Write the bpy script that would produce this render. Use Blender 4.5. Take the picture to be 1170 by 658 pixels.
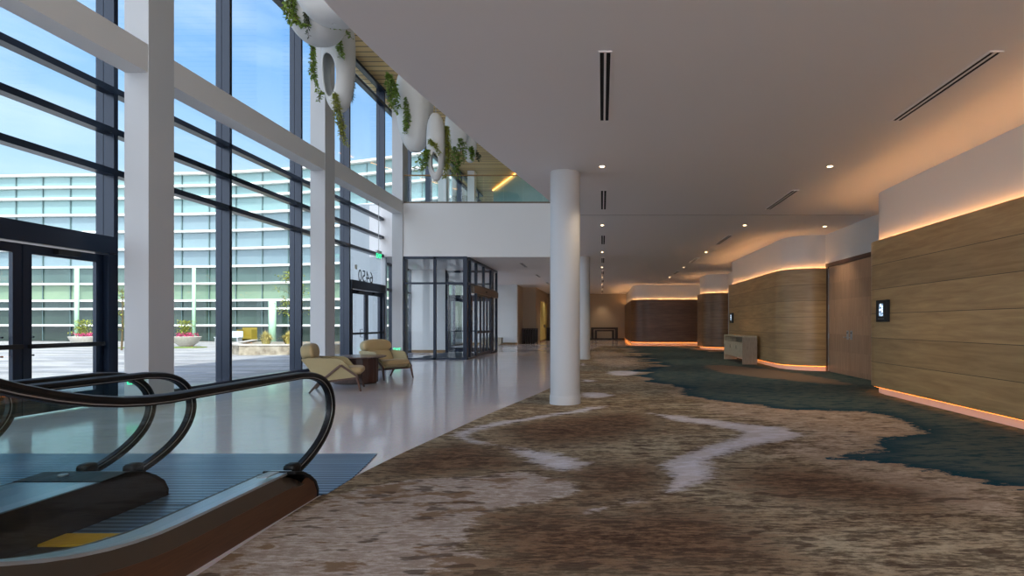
import bpy, bmesh, math, random
import numpy as np
from mathutils import Vector, Matrix
random.seed(7)
C = bpy.context.scene
for o in list(bpy.data.objects): bpy.data.objects.remove(o, do_unlink=True)
R = math.radians
PI = math.pi

# ------------------------------------------------------------------ camera
H = 1.4                     # eye height
F = 600.0                   # focal length in pixels of the 1170 px frame
VX, VY = 688.0, 370.0       # vanishing point of the hall
cam = bpy.data.cameras.new('camera'); camo = bpy.data.objects.new('camera', cam)
C.collection.objects.link(camo); C.camera = camo
camo.location = (0, 0, H); camo.rotation_euler = (PI/2, 0, 0)
cam.sensor_width = 36; cam.lens = F/1170*36
cam.shift_x = -(VX-585)/1170; cam.shift_y = (VY-329)/1170
cam.clip_end = 400; cam.clip_start = .05
def at(px, py, Y):          # a point of the place, measured off the photograph at depth Y
    return Vector(((px-VX)*Y/F, Y, H+(VY-py)*Y/F))

# ------------------------------------------------------------------ world, sun, exposure
C.view_settings.view_transform = 'Standard'; C.view_settings.look = 'None'
C.view_settings.gamma = 1; C.view_settings.use_curve_mapping = False
C.view_settings.exposure = 0.75
SKY_STRENGTH = 0.9
BACK_SKY = 2.8              # sky behind the viewer, brightened this much to light the interior
SUN_STRENGTH = 3.6
DOWNLIGHT_W = 76
COVE = 19.0
w = bpy.data.worlds.new('sky'); C.world = w; w.use_nodes = True
nt = w.node_tree; nt.nodes.clear()
def N(nt, t, **kw):
    n = nt.nodes.new(t)
    for k, v in kw.items():
        if k.startswith('i_'):
            key = k[2:]; key = int(key) if key.isdigit() else key.replace('_', ' ')
            n.inputs[key].default_value = v
        else: setattr(n, k, v)
    return n
tc = N(nt, 'ShaderNodeTexCoord'); sep = N(nt, 'ShaderNodeSeparateXYZ')
nt.links.new(tc.outputs['Generated'], sep.inputs[0])
ramp = N(nt, 'ShaderNodeValToRGB')
e = ramp.color_ramp.elements
e[0].position = 0.0; e[0].color = (.62, .80, .97, 1)
e[1].position = .75; e[1].color = (.09, .25, .66, 1)
m_ = e.new(.16); m_.color = (.50, .68, .86, 1)
m2 = e.new(.40); m2.color = (.20, .42, .78, 1)
nt.links.new(sep.outputs['Z'], ramp.inputs[0])
mp = N(nt, 'ShaderNodeMapping'); mp.inputs['Scale'].default_value = (1.2, 1.2, 5)
nt.links.new(tc.outputs['Generated'], mp.inputs[0])
cn = N(nt, 'ShaderNodeTexNoise', i_Scale=2.2, i_Detail=7.0, i_Roughness=.55)
nt.links.new(mp.outputs[0], cn.inputs['Vector'])
cr = N(nt, 'ShaderNodeMapRange'); cr.inputs[1].default_value = .48; cr.inputs[2].default_value = .8
cr.inputs[3].default_value = 0; cr.inputs[4].default_value = .5
nt.links.new(cn.outputs[0], cr.inputs[0])
mx = N(nt, 'ShaderNodeMix', data_type='RGBA'); mx.inputs[7].default_value = (.85, .92, 1, 1)
nt.links.new(cr.outputs[0], mx.inputs[0]); nt.links.new(ramp.outputs[0], mx.inputs[6])
dot = N(nt, 'ShaderNodeVectorMath', operation='DOT_PRODUCT'); dot.inputs[1].default_value = (.35, -.9, .25)
nt.links.new(tc.outputs['Generated'], dot.inputs[0])
br = N(nt, 'ShaderNodeMapRange', interpolation_type='SMOOTHSTEP')
br.inputs[1].default_value = -.1; br.inputs[2].default_value = .8; br.inputs[3].default_value = 0; br.inputs[4].default_value = 1
nt.links.new(dot.outputs['Value'], br.inputs[0])
mb = N(nt, 'ShaderNodeMix', data_type='RGBA')
mb.inputs[7].default_value = (.90*BACK_SKY, .92*BACK_SKY, 1.0*BACK_SKY, 1)
nt.links.new(br.outputs[0], mb.inputs[0]); nt.links.new(mx.outputs[2], mb.inputs[6])
bg = N(nt, 'ShaderNodeBackground'); bg.inputs[1].default_value = SKY_STRENGTH
wo = N(nt, 'ShaderNodeOutputWorld')
nt.links.new(mb.outputs[2], bg.inputs[0]); nt.links.new(bg.outputs[0], wo.inputs[0])
sl = bpy.data.lights.new('sun', 'SUN'); sl.energy = SUN_STRENGTH; sl.angle = R(.6); sl.color = (1, .95, .87)
so = bpy.data.objects.new('sun', sl); C.collection.objects.link(so)
so.rotation_euler = Vector((.5, -.72, 1.05)).to_track_quat('Z', 'Y').to_euler()

# ------------------------------------------------------------------ helpers
def lin(c):
    return tuple(((x/255)/12.92 if x/255 <= .04045 else ((x/255+.055)/1.055)**2.4) for x in c)+(1,)
def pmat(name, col, rough=.5, metal=0.0, noise=0.0, nscale=8.0, nstretch=(1, 1, 1), bump=0.0, spec=None, col2=None, coat=0, sheen=0):
    m = bpy.data.materials.new(name); m.use_nodes = True; t = m.node_tree
    p = t.nodes['Principled BSDF']
    p.inputs['Roughness'].default_value = rough; p.inputs['Metallic'].default_value = metal
    if spec is not None: p.inputs['Specular IOR Level'].default_value = spec
    if coat: p.inputs['Coat Weight'].default_value = coat
    if sheen: p.inputs['Sheen Weight'].default_value = sheen
    c = lin(col); p.inputs['Base Color'].default_value = c
    tx = N(t, 'ShaderNodeTexCoord'); mpn = N(t, 'ShaderNodeMapping'); mpn.inputs['Scale'].default_value = nstretch
    t.links.new(tx.outputs['Object'], mpn.inputs[0])
    nz = N(t, 'ShaderNodeTexNoise', i_Scale=nscale, i_Detail=4.0)
    t.links.new(mpn.outputs[0], nz.inputs['Vector'])
    if col2 is None: col2 = tuple(max(0, x*(1-.25)) for x in col)
    if noise > 0:
        mr = N(t, 'ShaderNodeMapRange'); mr.inputs[1].default_value = .3; mr.inputs[2].default_value = .7
        mr.inputs[3].default_value = 0; mr.inputs[4].default_value = noise
        t.links.new(nz.outputs[0], mr.inputs[0])
        mi = N(t, 'ShaderNodeMix', data_type='RGBA'); mi.inputs[6].default_value = c; mi.inputs[7].default_value = lin(col2)
        t.links.new(mr.outputs[0], mi.inputs[0]); t.links.new(mi.outputs[2], p.inputs['Base Color'])
    if bump > 0:
        b = N(t, 'ShaderNodeBump', i_Strength=bump, i_Distance=.01)
        t.links.new(nz.outputs[0], b.inputs['Height']); t.links.new(b.outputs[0], p.inputs['Normal'])
    return m
def emat(name, col, strength):
    m = bpy.data.materials.new(name); m.use_nodes = True; t = m.node_tree
    p = t.nodes['Principled BSDF']; p.inputs['Base Color'].default_value = lin(col)
    p.inputs['Emission Color'].default_value = lin(col); p.inputs['Emission Strength'].default_value = strength
    return m
def glass(name, tint=(.93, .97, .98), refl=.03, rough=0.0):
    m = bpy.data.materials.new(name); m.use_nodes = True; t = m.node_tree; t.nodes.clear()
    tr = N(t, 'ShaderNodeBsdfTransparent'); tr.inputs[0].default_value = tint+(1,)
    gl = N(t, 'ShaderNodeBsdfGlossy'); gl.inputs['Roughness'].default_value = rough
    fr = N(t, 'ShaderNodeLayerWeight', i_Blend=.35)
    mr = N(t, 'ShaderNodeMapRange'); mr.inputs[3].default_value = refl; mr.inputs[4].default_value = .45
    pw = N(t, 'ShaderNodeMath', operation='POWER'); pw.inputs[1].default_value = 3.0
    t.links.new(fr.outputs['Facing'], pw.inputs[0]); t.links.new(pw.outputs[0], mr.inputs[0])
    ms = N(t, 'ShaderNodeMixShader'); out = N(t, 'ShaderNodeOutputMaterial')
    t.links.new(mr.outputs[0], ms.inputs[0]); t.links.new(tr.outputs[0], ms.inputs[1]); t.links.new(gl.outputs[0], ms.inputs[2])
    t.links.new(ms.outputs[0], out.inputs[0])
    return m

class MB:
    def __init__(s): s.v = []; s.f = []
    def add(s, vs, fs):
        n = len(s.v); s.v += [tuple(p) for p in vs]; s.f += [tuple(i+n for i in f) for f in fs]; return s
    def box(s, x0, x1, y0, y1, z0, z1):
        return s.add([(x0,y0,z0),(x1,y0,z0),(x1,y1,z0),(x0,y1,z0),(x0,y0,z1),(x1,y0,z1),(x1,y1,z1),(x0,y1,z1)],
                     [(0,3,2,1),(4,5,6,7),(0,1,5,4),(1,2,6,5),(2,3,7,6),(3,0,4,7)])
    def bar(s, a, b, w, h, up=(0, 0, 1)):
        a = Vector(a); b = Vector(b); d = (b-a).normalized(); up = Vector(up)
        if abs(d.dot(up)) > .99: up = Vector((1, 0, 0))
        sx = d.cross(up).normalized(); sz = sx.cross(d)
        vs = []
        for p in (a, b):
            for i, j in ((-1,-1),(1,-1),(1,1),(-1,1)): vs.append(p+sx*w/2*i+sz*h/2*j)
        return s.add(vs, [(3,2,1,0),(4,5,6,7),(0,1,5,4),(1,2,6,5),(2,3,7,6),(3,0,4,7)])
    def tube(s, path, r, n=8, cap=True):
        path = [Vector(p) for p in path]; rs = r if isinstance(r, (list, tuple)) else [r]*len(path)
        rings = []; prev = None
        for i, p in enumerate(path):
            d = (path[min(i+1, len(path)-1)]-path[max(i-1, 0)]).normalized()
            if prev is None:
                u = d.cross(Vector((0, 0, 1)) if abs(d.z) < .9 else Vector((1, 0, 0))).normalized()
            else:
                u = (prev-d*prev.dot(d)).normalized()
            prev = u; v = d.cross(u)
            rings.append([p+u*rs[i]*math.cos(2*PI*k/n)+v*rs[i]*math.sin(2*PI*k/n) for k in range(n)])
        vs = [q for g in rings for q in g]; fs = []
        for i in range(len(path)-1):
            for k in range(n):
                fs.append((i*n+k, i*n+(k+1) % n, (i+1)*n+(k+1) % n, (i+1)*n+k))
        if cap: fs.append(tuple(reversed(range(n)))); fs.append(tuple((len(path)-1)*n+k for k in range(n)))
        return s.add(vs, fs)
    def lathe(s, prof, c=(0, 0, 0), n=32, sx=1, sy=1):
        vs = []; fs = []; m = len(prof)
        for r, z in prof:
            for k in range(n): vs.append((c[0]+sx*r*math.cos(2*PI*k/n), c[1]+sy*r*math.sin(2*PI*k/n), c[2]+z))
        for i in range(m-1):
            for k in range(n): fs.append((i*n+k, i*n+(k+1) % n, (i+1)*n+(k+1) % n, (i+1)*n+k))
        if prof[0][0] > 1e-5: fs.append(tuple(reversed(range(n))))
        if prof[-1][0] > 1e-5: fs.append(tuple((m-1)*n+k for k in range(n)))
        return s.add(vs, fs)
    def prism(s, pts, z0, z1):                      # plan polygon pushed up
        n = len(pts)
        vs = [(x, y, z0) for x, y in pts]+[(x, y, z1) for x, y in pts]
        return s.add(vs, [tuple(reversed(range(n))), tuple(range(n, 2*n))]+[(i, (i+1) % n, n+(i+1) % n, n+i) for i in range(n)])
    def prism_x(s, pts, x0, x1):                    # (y,z) outline pushed along x
        n = len(pts)
        vs = [(x0, y, z) for y, z in pts]+[(x1, y, z) for y, z in pts]
        return s.add(vs, [tuple(reversed(range(n))), tuple(range(n, 2*n))]+[(i, (i+1) % n, n+(i+1) % n, n+i) for i in range(n)])
    def prism_y(s, pts, y0, y1):                    # (x,z) outline pushed along y
        n = len(pts)
        vs = [(x, y0, z) for x, z in pts]+[(x, y1, z) for x, z in pts]
        return s.add(vs, [tuple(range(n)), tuple(reversed(range(n, 2*n)))]+[((i+1) % n, i, n+i, n+(i+1) % n) for i in range(n)])
    def sweep(s, path, prof, close=True):
        """path of (y,z) in an x=const plane, profile of (x, n) swept along it"""
        m = len(prof); vs = []; fs = []
        for i, (y, z) in enumerate(path):
            a = path[max(i-1, 0)]; b = path[min(i+1, len(path)-1)]
            d = Vector((b[0]-a[0], b[1]-a[1])).normalized(); nn = Vector((-d.y, d.x))
            for px_, pn in prof: vs.append((px_, y+nn.x*pn, z+nn.y*pn))
        for i in range(len(path)-1):
            for k in range(m if close else m-1):
                fs.append((i*m+k, i*m+(k+1) % m, (i+1)*m+(k+1) % m, (i+1)*m+k))
        if close: fs.append(tuple(reversed(range(m)))); fs.append(tuple((len(path)-1)*m+k for k in range(m)))
        return s.add(vs, fs)
    def superell(s, c, size, e1=.5, e2=.5, rot=None, nu=28, nv=16):
        sp = lambda x, e: math.copysign(abs(x)**e, x)
        vs = []; fs = []; M = rot or Matrix.Identity(3)
        for j in range(nv+1):
            th = -PI/2+PI*j/nv
            for i in range(nu):
                ph = 2*PI*i/nu
                p = Vector((size[0]/2*sp(math.cos(th), e1)*sp(math.cos(ph), e2),
                            size[1]/2*sp(math.cos(th), e1)*sp(math.sin(ph), e2), size[2]/2*sp(math.sin(th), e1)))
                vs.append(Vector(c)+M @ p)
        for j in range(nv):
            for i in range(nu): fs.append((j*nu+i, j*nu+(i+1) % nu, (j+1)*nu+(i+1) % nu, (j+1)*nu+i))
        return s.add(vs, fs)
    def build(s, name, mat, parent=None, smooth=False, bevel=0, sub=0, uv=None):
        me = bpy.data.meshes.new(name); me.from_pydata(s.v, [], s.f); me.update()
        b = bmesh.new(); b.from_mesh(me)
        b.normal_update(); bmesh.ops.recalc_face_normals(b, faces=b.faces); b.to_mesh(me); b.free()
        o = bpy.data.objects.new(name, me); C.collection.objects.link(o)
        me.materials.append(mat)
        if parent: o.parent = parent
        if bevel:
            bv = o.modifiers.new('bevel', 'BEVEL'); bv.width = bevel; bv.segments = 3; bv.limit_method = 'ANGLE'
        if sub:
            sb = o.modifiers.new('sub', 'SUBSURF'); sb.levels = sub; sb.render_levels = sub
        if smooth:
            for p in me.polygons: p.use_smooth = True
            if smooth == 'auto':
                try: me.set_sharp_from_angle(angle=R(35))
                except Exception: pass
        return o
def tag(o, label, cat, group=None, kind=None):
    o['label'] = label; o['category'] = cat
    if group: o['group'] = group
    if kind: o['kind'] = kind
    return o
def empty(name, loc=(0, 0, 0), rz=0):
    o = bpy.data.objects.new(name, None); C.collection.objects.link(o)
    o.location = loc; o.rotation_euler = (0, 0, rz); o.empty_display_size = .1
    return o
def struct(o, label=None):
    o['kind'] = 'structure'
    if label: o['label'] = label
    return o
def copy_tree(o, parent=None):
    c = o.copy(); C.collection.objects.link(c); c.parent = parent
    for ch in o.children:
        copy_tree(ch, c)
    return c
def text_mesh(body, size, mat, name, parent, M, extrude=.002):
    cu = bpy.data.curves.new('t', 'FONT'); cu.body = body; cu.size = size; cu.extrude = extrude
    cu.align_x = 'CENTER'; cu.align_y = 'CENTER'
    to = bpy.data.objects.new('t', cu); C.collection.objects.link(to)
    bpy.context.view_layer.update()
    dg = bpy.context.evaluated_depsgraph_get()
    me = bpy.data.meshes.new_from_object(to.evaluated_get(dg))
    me.transform(M); bpy.data.objects.remove(to, do_unlink=True)
    me.materials.clear(); me.materials.append(mat); me.name = name
    o = bpy.data.objects.new(name, me); C.collection.objects.link(o)
    if parent: o.parent = parent
    return o

# ------------------------------------------------------------------ materials
M = {}
M['white'] = pmat('white_paint', (218, 218, 217), .6)
M['ceil'] = pmat('ceiling_paint', (232, 228, 227), .7)
M['beige_wall'] = pmat('beige_paint', (176, 160, 138), .65)
M['dark'] = pmat('dark_metal', (24, 36, 54), .28, .3)
M['black'] = pmat('black_plastic', (14, 14, 16), .45)
M['rubber'] = pmat('black_rubber', (12, 12, 14), .42, spec=.35)
M['steel'] = pmat('brushed_steel', (176, 178, 180), .35, .55)
M['bronze'] = pmat('bronze_metal', (92, 82, 72), .35, .6)
M['decksteel'] = pmat('deck_steel', (196, 206, 216), .3, .8)
M['greydeck'] = pmat('grey_skirt', (52, 50, 52), .4, .4)
M['glass'] = glass('window_glass')
M['gglass'] = glass('balustrade_glass', (.90, .96, .96), .04)
M['vglass'] = glass('vestibule_glass', (.95, .97, .98), .02)
M['walnut'] = pmat('walnut', (74, 46, 36), .35, 0, .8, 5, (10, 10, 1), col2=(50, 30, 24))
M['walnut_frame'] = pmat('walnut_frame', (78, 50, 38), .4, 0, .5, 20, (1, 1, 1))
M['oak'] = pmat('oak_trim', (150, 118, 78), .45, 0, .5, 6, (8, 8, 1))
M['lightwood'] = pmat('washed_wood', (204, 188, 158), .5, 0, .9, 4, (12, 12, 1.5), col2=(164, 146, 118))
M['greywood'] = pmat('grey_wood', (166, 146, 124), .5, 0, .8, 4, (12, 12, 1.5), col2=(136, 118, 98))
M['darkwood'] = pmat('dark_wood', (50, 38, 30), .5, 0, .5, 6, (8, 8, 1))
M['shell'] = pmat('woven_fabric', (176, 164, 126), .85, 0, .5, 220, bump=.4, col2=(150, 136, 98), sheen=.2)
M['cushion'] = pmat('tan_leather', (188, 166, 122), .6, 0, .4, 60, bump=.15, col2=(172, 146, 102), sheen=.1)
M['skirtwood'] = pmat('skirt_wood', (92, 62, 42), .4, 0, .7, 3, (1, 1.5, 30), col2=(70, 46, 32))
M['yellow'] = pmat('comb_yellow', (205, 160, 40), .5, 0, .3, 20)
M['return'] = pmat('outer_wall_grey', (176, 184, 190), .5)
M['column'] = pmat('column_paint', (188, 190, 192), .6)
M['guide'] = pmat('dark_guide', (34, 34, 38), .4, .5)
M['pod'] = pmat('white_fibreglass', (206, 208, 206), .5)
M['leaf'] = pmat('leaf', (140, 164, 62), .5, 0, 1, 9, col2=(84, 120, 42))
M['leafdark'] = pmat('leaf_dark', (52, 78, 44), .5, 0, .8, 9)
M['leafyellow'] = pmat('leaf_yellow', (160, 160, 50), .55, 0, 1, 12, col2=(110, 130, 50))
M['straw'] = pmat('straw', (196, 180, 110), .7, 0, .8, 12, col2=(160, 150, 70))
M['stem'] = pmat('stem', (86, 70, 40), .7)
M['stone'] = pmat('stone', (180, 170, 150), .8, 0, 1, 3.5, bump=.3, col2=(118, 106, 88))
M['concrete'] = pmat('concrete', (196, 190, 178), .8, 0, .5, 10)
M['soil'] = pmat('soil', (150, 140, 120), .9, 0, .8, 9)
M['grass'] = pmat('grass', (120, 140, 60), .9, 0, .9, 30, col2=(90, 110, 40))
M['flower'] = pmat('magenta_flower', (176, 50, 96), .6)
M['green_on'] = emat('lit_green', (40, 230, 150), 1.6)
M['lamp_on'] = emat('lamp_lens', (255, 214, 160), 14)
M['led'] = emat('led_strip', (255, 188, 120), COVE)
M['toe'] = emat('toe_led_strip', (255, 140, 48), 5.5)
M['led_up'] = emat('upper_led_strip', (255, 176, 84), 5.0)
M['cavity'] = pmat('dark_cavity', (10, 10, 10), .9)

def wood_panel(name, c1, c2, seam=.483, z0=.15, rough=.38, vgrain=False):
    """horizontal veneer boards: u = run of the wall, v = height"""
    m = bpy.data.materials.new(name); m.use_nodes = True; t = m.node_tree; p = t.nodes['Principled BSDF']
    p.inputs['Roughness'].default_value = rough
    uv = N(t, 'ShaderNodeUVMap'); se = N(t, 'ShaderNodeSeparateXYZ'); t.links.new(uv.outputs[0], se.inputs[0])
    v = N(t, 'ShaderNodeMath', operation='SUBTRACT'); v.inputs[1].default_value = z0; t.links.new(se.outputs[1], v.inputs[0])
    d = N(t, 'ShaderNodeMath', operation='DIVIDE'); d.inputs[1].default_value = seam; t.links.new(v.outputs[0], d.inputs[0])
    fl = N(t, 'ShaderNodeMath', operation='FLOOR'); t.links.new(d.outputs[0], fl.inputs[0])
    fr = N(t, 'ShaderNodeMath', operation='FRACT'); t.links.new(d.outputs[0], fr.inputs[0])
    wn = N(t, 'ShaderNodeTexWhiteNoise', noise_dimensions='1D'); t.links.new(fl.outputs[0], wn.inputs['W'])
    mpn = N(t, 'ShaderNodeMapping'); mpn.inputs['Scale'].default_value = (.5, 5, 1) if not vgrain else (14, .5, 1)
    off = N(t, 'ShaderNodeVectorMath', operation='ADD'); t.links.new(uv.outputs[0], off.inputs[0]); t.links.new(wn.outputs['Color'], off.inputs[1])
    t.links.new(off.outputs[0], mpn.inputs[0])
    nz = N(t, 'ShaderNodeTexNoise', i_Scale=2.2, i_Detail=8.0, i_Roughness=.6, i_Distortion=.4); t.links.new(mpn.outputs[0], nz.inputs['Vector'])
    mi = N(t, 'ShaderNodeMix', data_type='RGBA'); mi.inputs[6].default_value = lin(c1); mi.inputs[7].default_value = lin(c2)
    mr = N(t, 'ShaderNodeMapRange'); mr.inputs[1].default_value = .3; mr.inputs[2].default_value = .7
    t.links.new(nz.outputs[0], mr.inputs[0]); t.links.new(mr.outputs[0], mi.inputs[0])
    lt = N(t, 'ShaderNodeMath', operation='LESS_THAN'); lt.inputs[1].default_value = .02 if not vgrain else 0
    t.links.new(fr.outputs[0], lt.inputs[0])
    vb = N(t, 'ShaderNodeMath', operation='MULTIPLY_ADD'); vb.inputs[1].default_value = .22; vb.inputs[2].default_value = .88
    t.links.new(wn.outputs['Value'], vb.inputs[0])
    sc = N(t, 'ShaderNodeVectorMath', operation='SCALE'); t.links.new(mi.outputs[2], sc.inputs[0]); t.links.new(vb.outputs[0], sc.inputs['Scale'])
    m3 = N(t, 'ShaderNodeMix', data_type='RGBA'); m3.inputs[7].default_value = lin(tuple(x*.45 for x in c1))
    t.links.new(lt.outputs[0], m3.inputs[0]); t.links.new(sc.outputs[0], m3.inputs[6])
    t.links.new(m3.outputs[2], p.inputs['Base Color'])
    return m
M['panel'] = wood_panel('wood_panelling', (196, 162, 114), (162, 128, 86))
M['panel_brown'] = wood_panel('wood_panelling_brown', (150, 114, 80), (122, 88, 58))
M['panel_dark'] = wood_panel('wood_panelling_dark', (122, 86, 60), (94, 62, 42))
M['doorwood'] = wood_panel('door_wood', (188, 152, 122), (160, 126, 98), vgrain=True)

def board_ceiling():
    m = bpy.data.materials.new('board_ceiling'); m.use_nodes = True; t = m.node_tree; p = t.nodes['Principled BSDF']
    p.inputs['Roughness'].default_value = .5
    tx = N(t, 'ShaderNodeTexCoord'); se = N(t, 'ShaderNodeSeparateXYZ'); t.links.new(tx.outputs['Object'], se.inputs[0])
    d = N(t, 'ShaderNodeMath', operation='DIVIDE'); d.inputs[1].default_value = .34; t.links.new(se.outputs[1], d.inputs[0])
    fl = N(t, 'ShaderNodeMath', operation='FLOOR'); fr = N(t, 'ShaderNodeMath', operation='FRACT')
    t.links.new(d.outputs[0], fl.inputs[0]); t.links.new(d.outputs[0], fr.inputs[0])
    wn = N(t, 'ShaderNodeTexWhiteNoise', noise_dimensions='1D'); t.links.new(fl.outputs[0], wn.inputs['W'])
    mi = N(t, 'ShaderNodeMix', data_type='RGBA'); mi.inputs[6].default_value = lin((214, 184, 124)); mi.inputs[7].default_value = lin((176, 144, 92))
    t.links.new(wn.outputs['Value'], mi.inputs[0])
    lt = N(t, 'ShaderNodeMath', operation='LESS_THAN'); lt.inputs[1].default_value = .16; t.links.new(fr.outputs[0], lt.inputs[0])
    m3 = N(t, 'ShaderNodeMix', data_type='RGBA'); m3.inputs[7].default_value = lin((70, 56, 36))
    t.links.new(lt.outputs[0], m3.inputs[0]); t.links.new(mi.outputs[2], m3.inputs[6]); t.links.new(m3.outputs[2], p.inputs['Base Color'])
    return m
M['boards'] = board_ceiling()

def terrazzo():
    m = bpy.data.materials.new('polished_terrazzo'); m.use_nodes = True; t = m.node_tree; p = t.nodes['Principled BSDF']
    p.inputs['Roughness'].default_value = .13; p.inputs['Specular IOR Level'].default_value = 1.0
    tx = N(t, 'ShaderNodeTexCoord')
    vo = N(t, 'ShaderNodeTexVoronoi', i_Scale=70.0); t.links.new(tx.outputs['Object'], vo.inputs['Vector'])
    mi = N(t, 'ShaderNodeMix', data_type='RGBA'); mi.inputs[0].default_value = .12
    mi.inputs[6].default_value = lin((232, 224, 226)); t.links.new(vo.outputs['Color'], mi.inputs[7])
    nz = N(t, 'ShaderNodeTexNoise', i_Scale=.8, i_Detail=3.0); t.links.new(tx.outputs['Object'], nz.inputs['Vector'])
    mr = N(t, 'ShaderNodeMapRange'); mr.inputs[3].default_value = .07; mr.inputs[4].default_value = .15
    t.links.new(nz.outputs[0], mr.inputs[0]); t.links.new(mr.outputs[0], p.inputs['Roughness'])
    t.links.new(mi.outputs[2], p.inputs['Base Color'])
    n2 = N(t, 'ShaderNodeTexNoise', i_Scale=2.5, i_Detail=2.0); t.links.new(tx.outputs['Object'], n2.inputs['Vector'])
    b = N(t, 'ShaderNodeBump', i_Strength=.12, i_Distance=.02); t.links.new(n2.outputs[0], b.inputs['Height']); t.links.new(b.outputs[0], p.inputs['Normal'])
    return m
M['terrazzo'] = terrazzo()

def ribbed(name, c1, c2, pitch, axis=1, rough=.35, metal=.7):
    m = bpy.data.materials.new(name); m.use_nodes = True; t = m.node_tree; p = t.nodes['Principled BSDF']
    p.inputs['Metallic'].default_value = metal; p.inputs['Roughness'].default_value = rough
    tx = N(t, 'ShaderNodeTexCoord'); se = N(t, 'ShaderNodeSeparateXYZ'); t.links.new(tx.outputs['Object'], se.inputs[0])
    d = N(t, 'ShaderNodeMath', operation='DIVIDE'); d.inputs[1].default_value = pitch; t.links.new(se.outputs[axis], d.inputs[0])
    fr = N(t, 'ShaderNodeMath', operation='FRACT'); t.links.new(d.outputs[0], fr.inputs[0])
    gt = N(t, 'ShaderNodeMath', operation='GREATER_THAN'); gt.inputs[1].default_value = .55; t.links.new(fr.outputs[0], gt.inputs[0])
    nz = N(t, 'ShaderNodeTexNoise', i_Scale=1.0, i_Detail=3.0)
    mpn = N(t, 'ShaderNodeMapping'); mpn.inputs['Scale'].default_value = (.6, 14, 1) if axis == 1 else (14, .6, 1)
    t.links.new(tx.outputs['Object'], mpn.inputs[0]); t.links.new(mpn.outputs[0], nz.inputs['Vector'])
    mi = N(t, 'ShaderNodeMix', data_type='RGBA'); mi.inputs[6].default_value = lin(c1); mi.inputs[7].default_value = lin(c2)
    ad = N(t, 'ShaderNodeMath', operation='MULTIPLY'); t.links.new(gt.outputs[0], ad.inputs[0]); t.links.new(nz.outputs[0], ad.inputs[1])
    t.links.new(ad.outputs[0], mi.inputs[0]); t.links.new(mi.outputs[2], p.inputs['Base Color'])
    b = N(t, 'ShaderNodeBump', i_Strength=.3, i_Distance=.004); t.links.new(gt.outputs[0], b.inputs['Height']); t.links.new(b.outputs[0], p.inputs['Normal'])
    return m
M['landing'] = ribbed('ribbed_landing', (58, 92, 122), (160, 196, 226), .07, 1, .33, .5)  # blue tint stands in for sky reflected in the ribs
M['tread'] = ribbed('grooved_tread', (26, 26, 28), (70, 70, 74), .012, 0, .45, .5)

def pavers():
    m = bpy.data.materials.new('plaza_pavers'); m.use_nodes = True; t = m.node_tree; p = t.nodes['Principled BSDF']
    p.inputs['Roughness'].default_value = .8
    tx = N(t, 'ShaderNodeTexCoord')
    bk = N(t, 'ShaderNodeTexBrick', i_Scale=1.0); bk.inputs['Color1'].default_value = lin((150, 150, 152)); bk.inputs['Color2'].default_value = lin((176, 172, 166))
    bk.inputs['Mortar'].default_value = lin((120, 118, 116)); bk.inputs['Brick Width'].default_value = .9; bk.inputs['Row Height'].default_value = .3
    bk.inputs['Mortar Size'].default_value = .012
    t.links.new(tx.outputs['Object'], bk.inputs['Vector'])
    nz = N(t, 'ShaderNodeTexNoise', i_Scale=.35, i_Detail=3.0)
    mpn = N(t, 'ShaderNodeMapping'); mpn.inputs['Scale'].default_value = (.5, 2.5, 1); t.links.new(tx.outputs['Object'], mpn.inputs[0]); t.links.new(mpn.outputs[0], nz.inputs['Vector'])
    mr = N(t, 'ShaderNodeMapRange'); mr.inputs[1].default_value = .48; mr.inputs[2].default_value = .52; mr.inputs[3].default_value = 1; mr.inputs[4].default_value = .72
    t.links.new(nz.outputs[0], mr.inputs[0])
    sc = N(t, 'ShaderNodeVectorMath', operation='SCALE'); t.links.new(bk.outputs[0], sc.inputs[0]); t.links.new(mr.outputs[0], sc.inputs['Scale'])
    t.links.new(sc.outputs[0], p.inputs['Base Color'])
    return m
M['pavers'] = pavers()

# ------------------------------------------------------------------ the curved line that edges carpet and ceiling
EDGE = [(-3, -2.12), (2, -2.2), (4.29, -2.31), (5.66, -2.17), (6.77, -1.97), (7.76, -1.83), (9.4, -1.5), (11.2, -1.14), (13, -.98), (15, -1.0), (18, -1.15), (20.6, -1.35)]
def edge_x(y):
    ys = [a for a, b in EDGE]; xs = [b for a, b in EDGE]
    return float(np.interp(y, ys, xs))
def smooth_edge(n=90):
    ys = np.linspace(-3, 20.6, n); k = np.array([edge_x(y) for y in ys])
    for _ in range(6): k[1:-1] = (k[:-2]+2*k[1:-1]+k[2:])/4
    return list(zip(k.tolist(), ys.tolist()))
SE = smooth_edge()
def ex(y): return float(np.interp(y, [p[1] for p in SE], [p[0] for p in SE]))

# ------------------------------------------------------------------ structure: floor, ceiling, roof, walls
struct(MB().box(-9.45, 8, -16, 47, -.3, 0).build('floor', M['terrazzo']), 'polished pale terrazzo floor')
struct(MB().box(-140, -9.45, -60, 120, -.35, -.03).build('floor_plaza', M['pavers']), 'grey paved plaza outside')
struct(MB().prism([(x, y) for x, y in SE]+[(-8.2, 20.6), (-9.5, 20.9), (-9.5, 47), (8, 47), (8, -3)], 4.05, 6.1).build('ceiling', M['ceil']), 'pale grey plaster ceiling with a curved edge')
struct(MB().box(-8.2, -1.35, 20.555, 20.6, 4.02, 6.12).build('trim_1', M['white']), 'white fascia below the balcony')
struct(MB().box(-.9, 6.4, 12.78, 12.795, 4.046, 4.051).build('trim_2', pmat('joint_grey', (120, 117, 115), .8)), 'thin control joint across the ceiling')
struct(MB().box(-9.2, 8, -10, 42, 10.75, 11.1).build('ceiling_upper', M['boards']), 'slatted timber ceiling high above')
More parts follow.
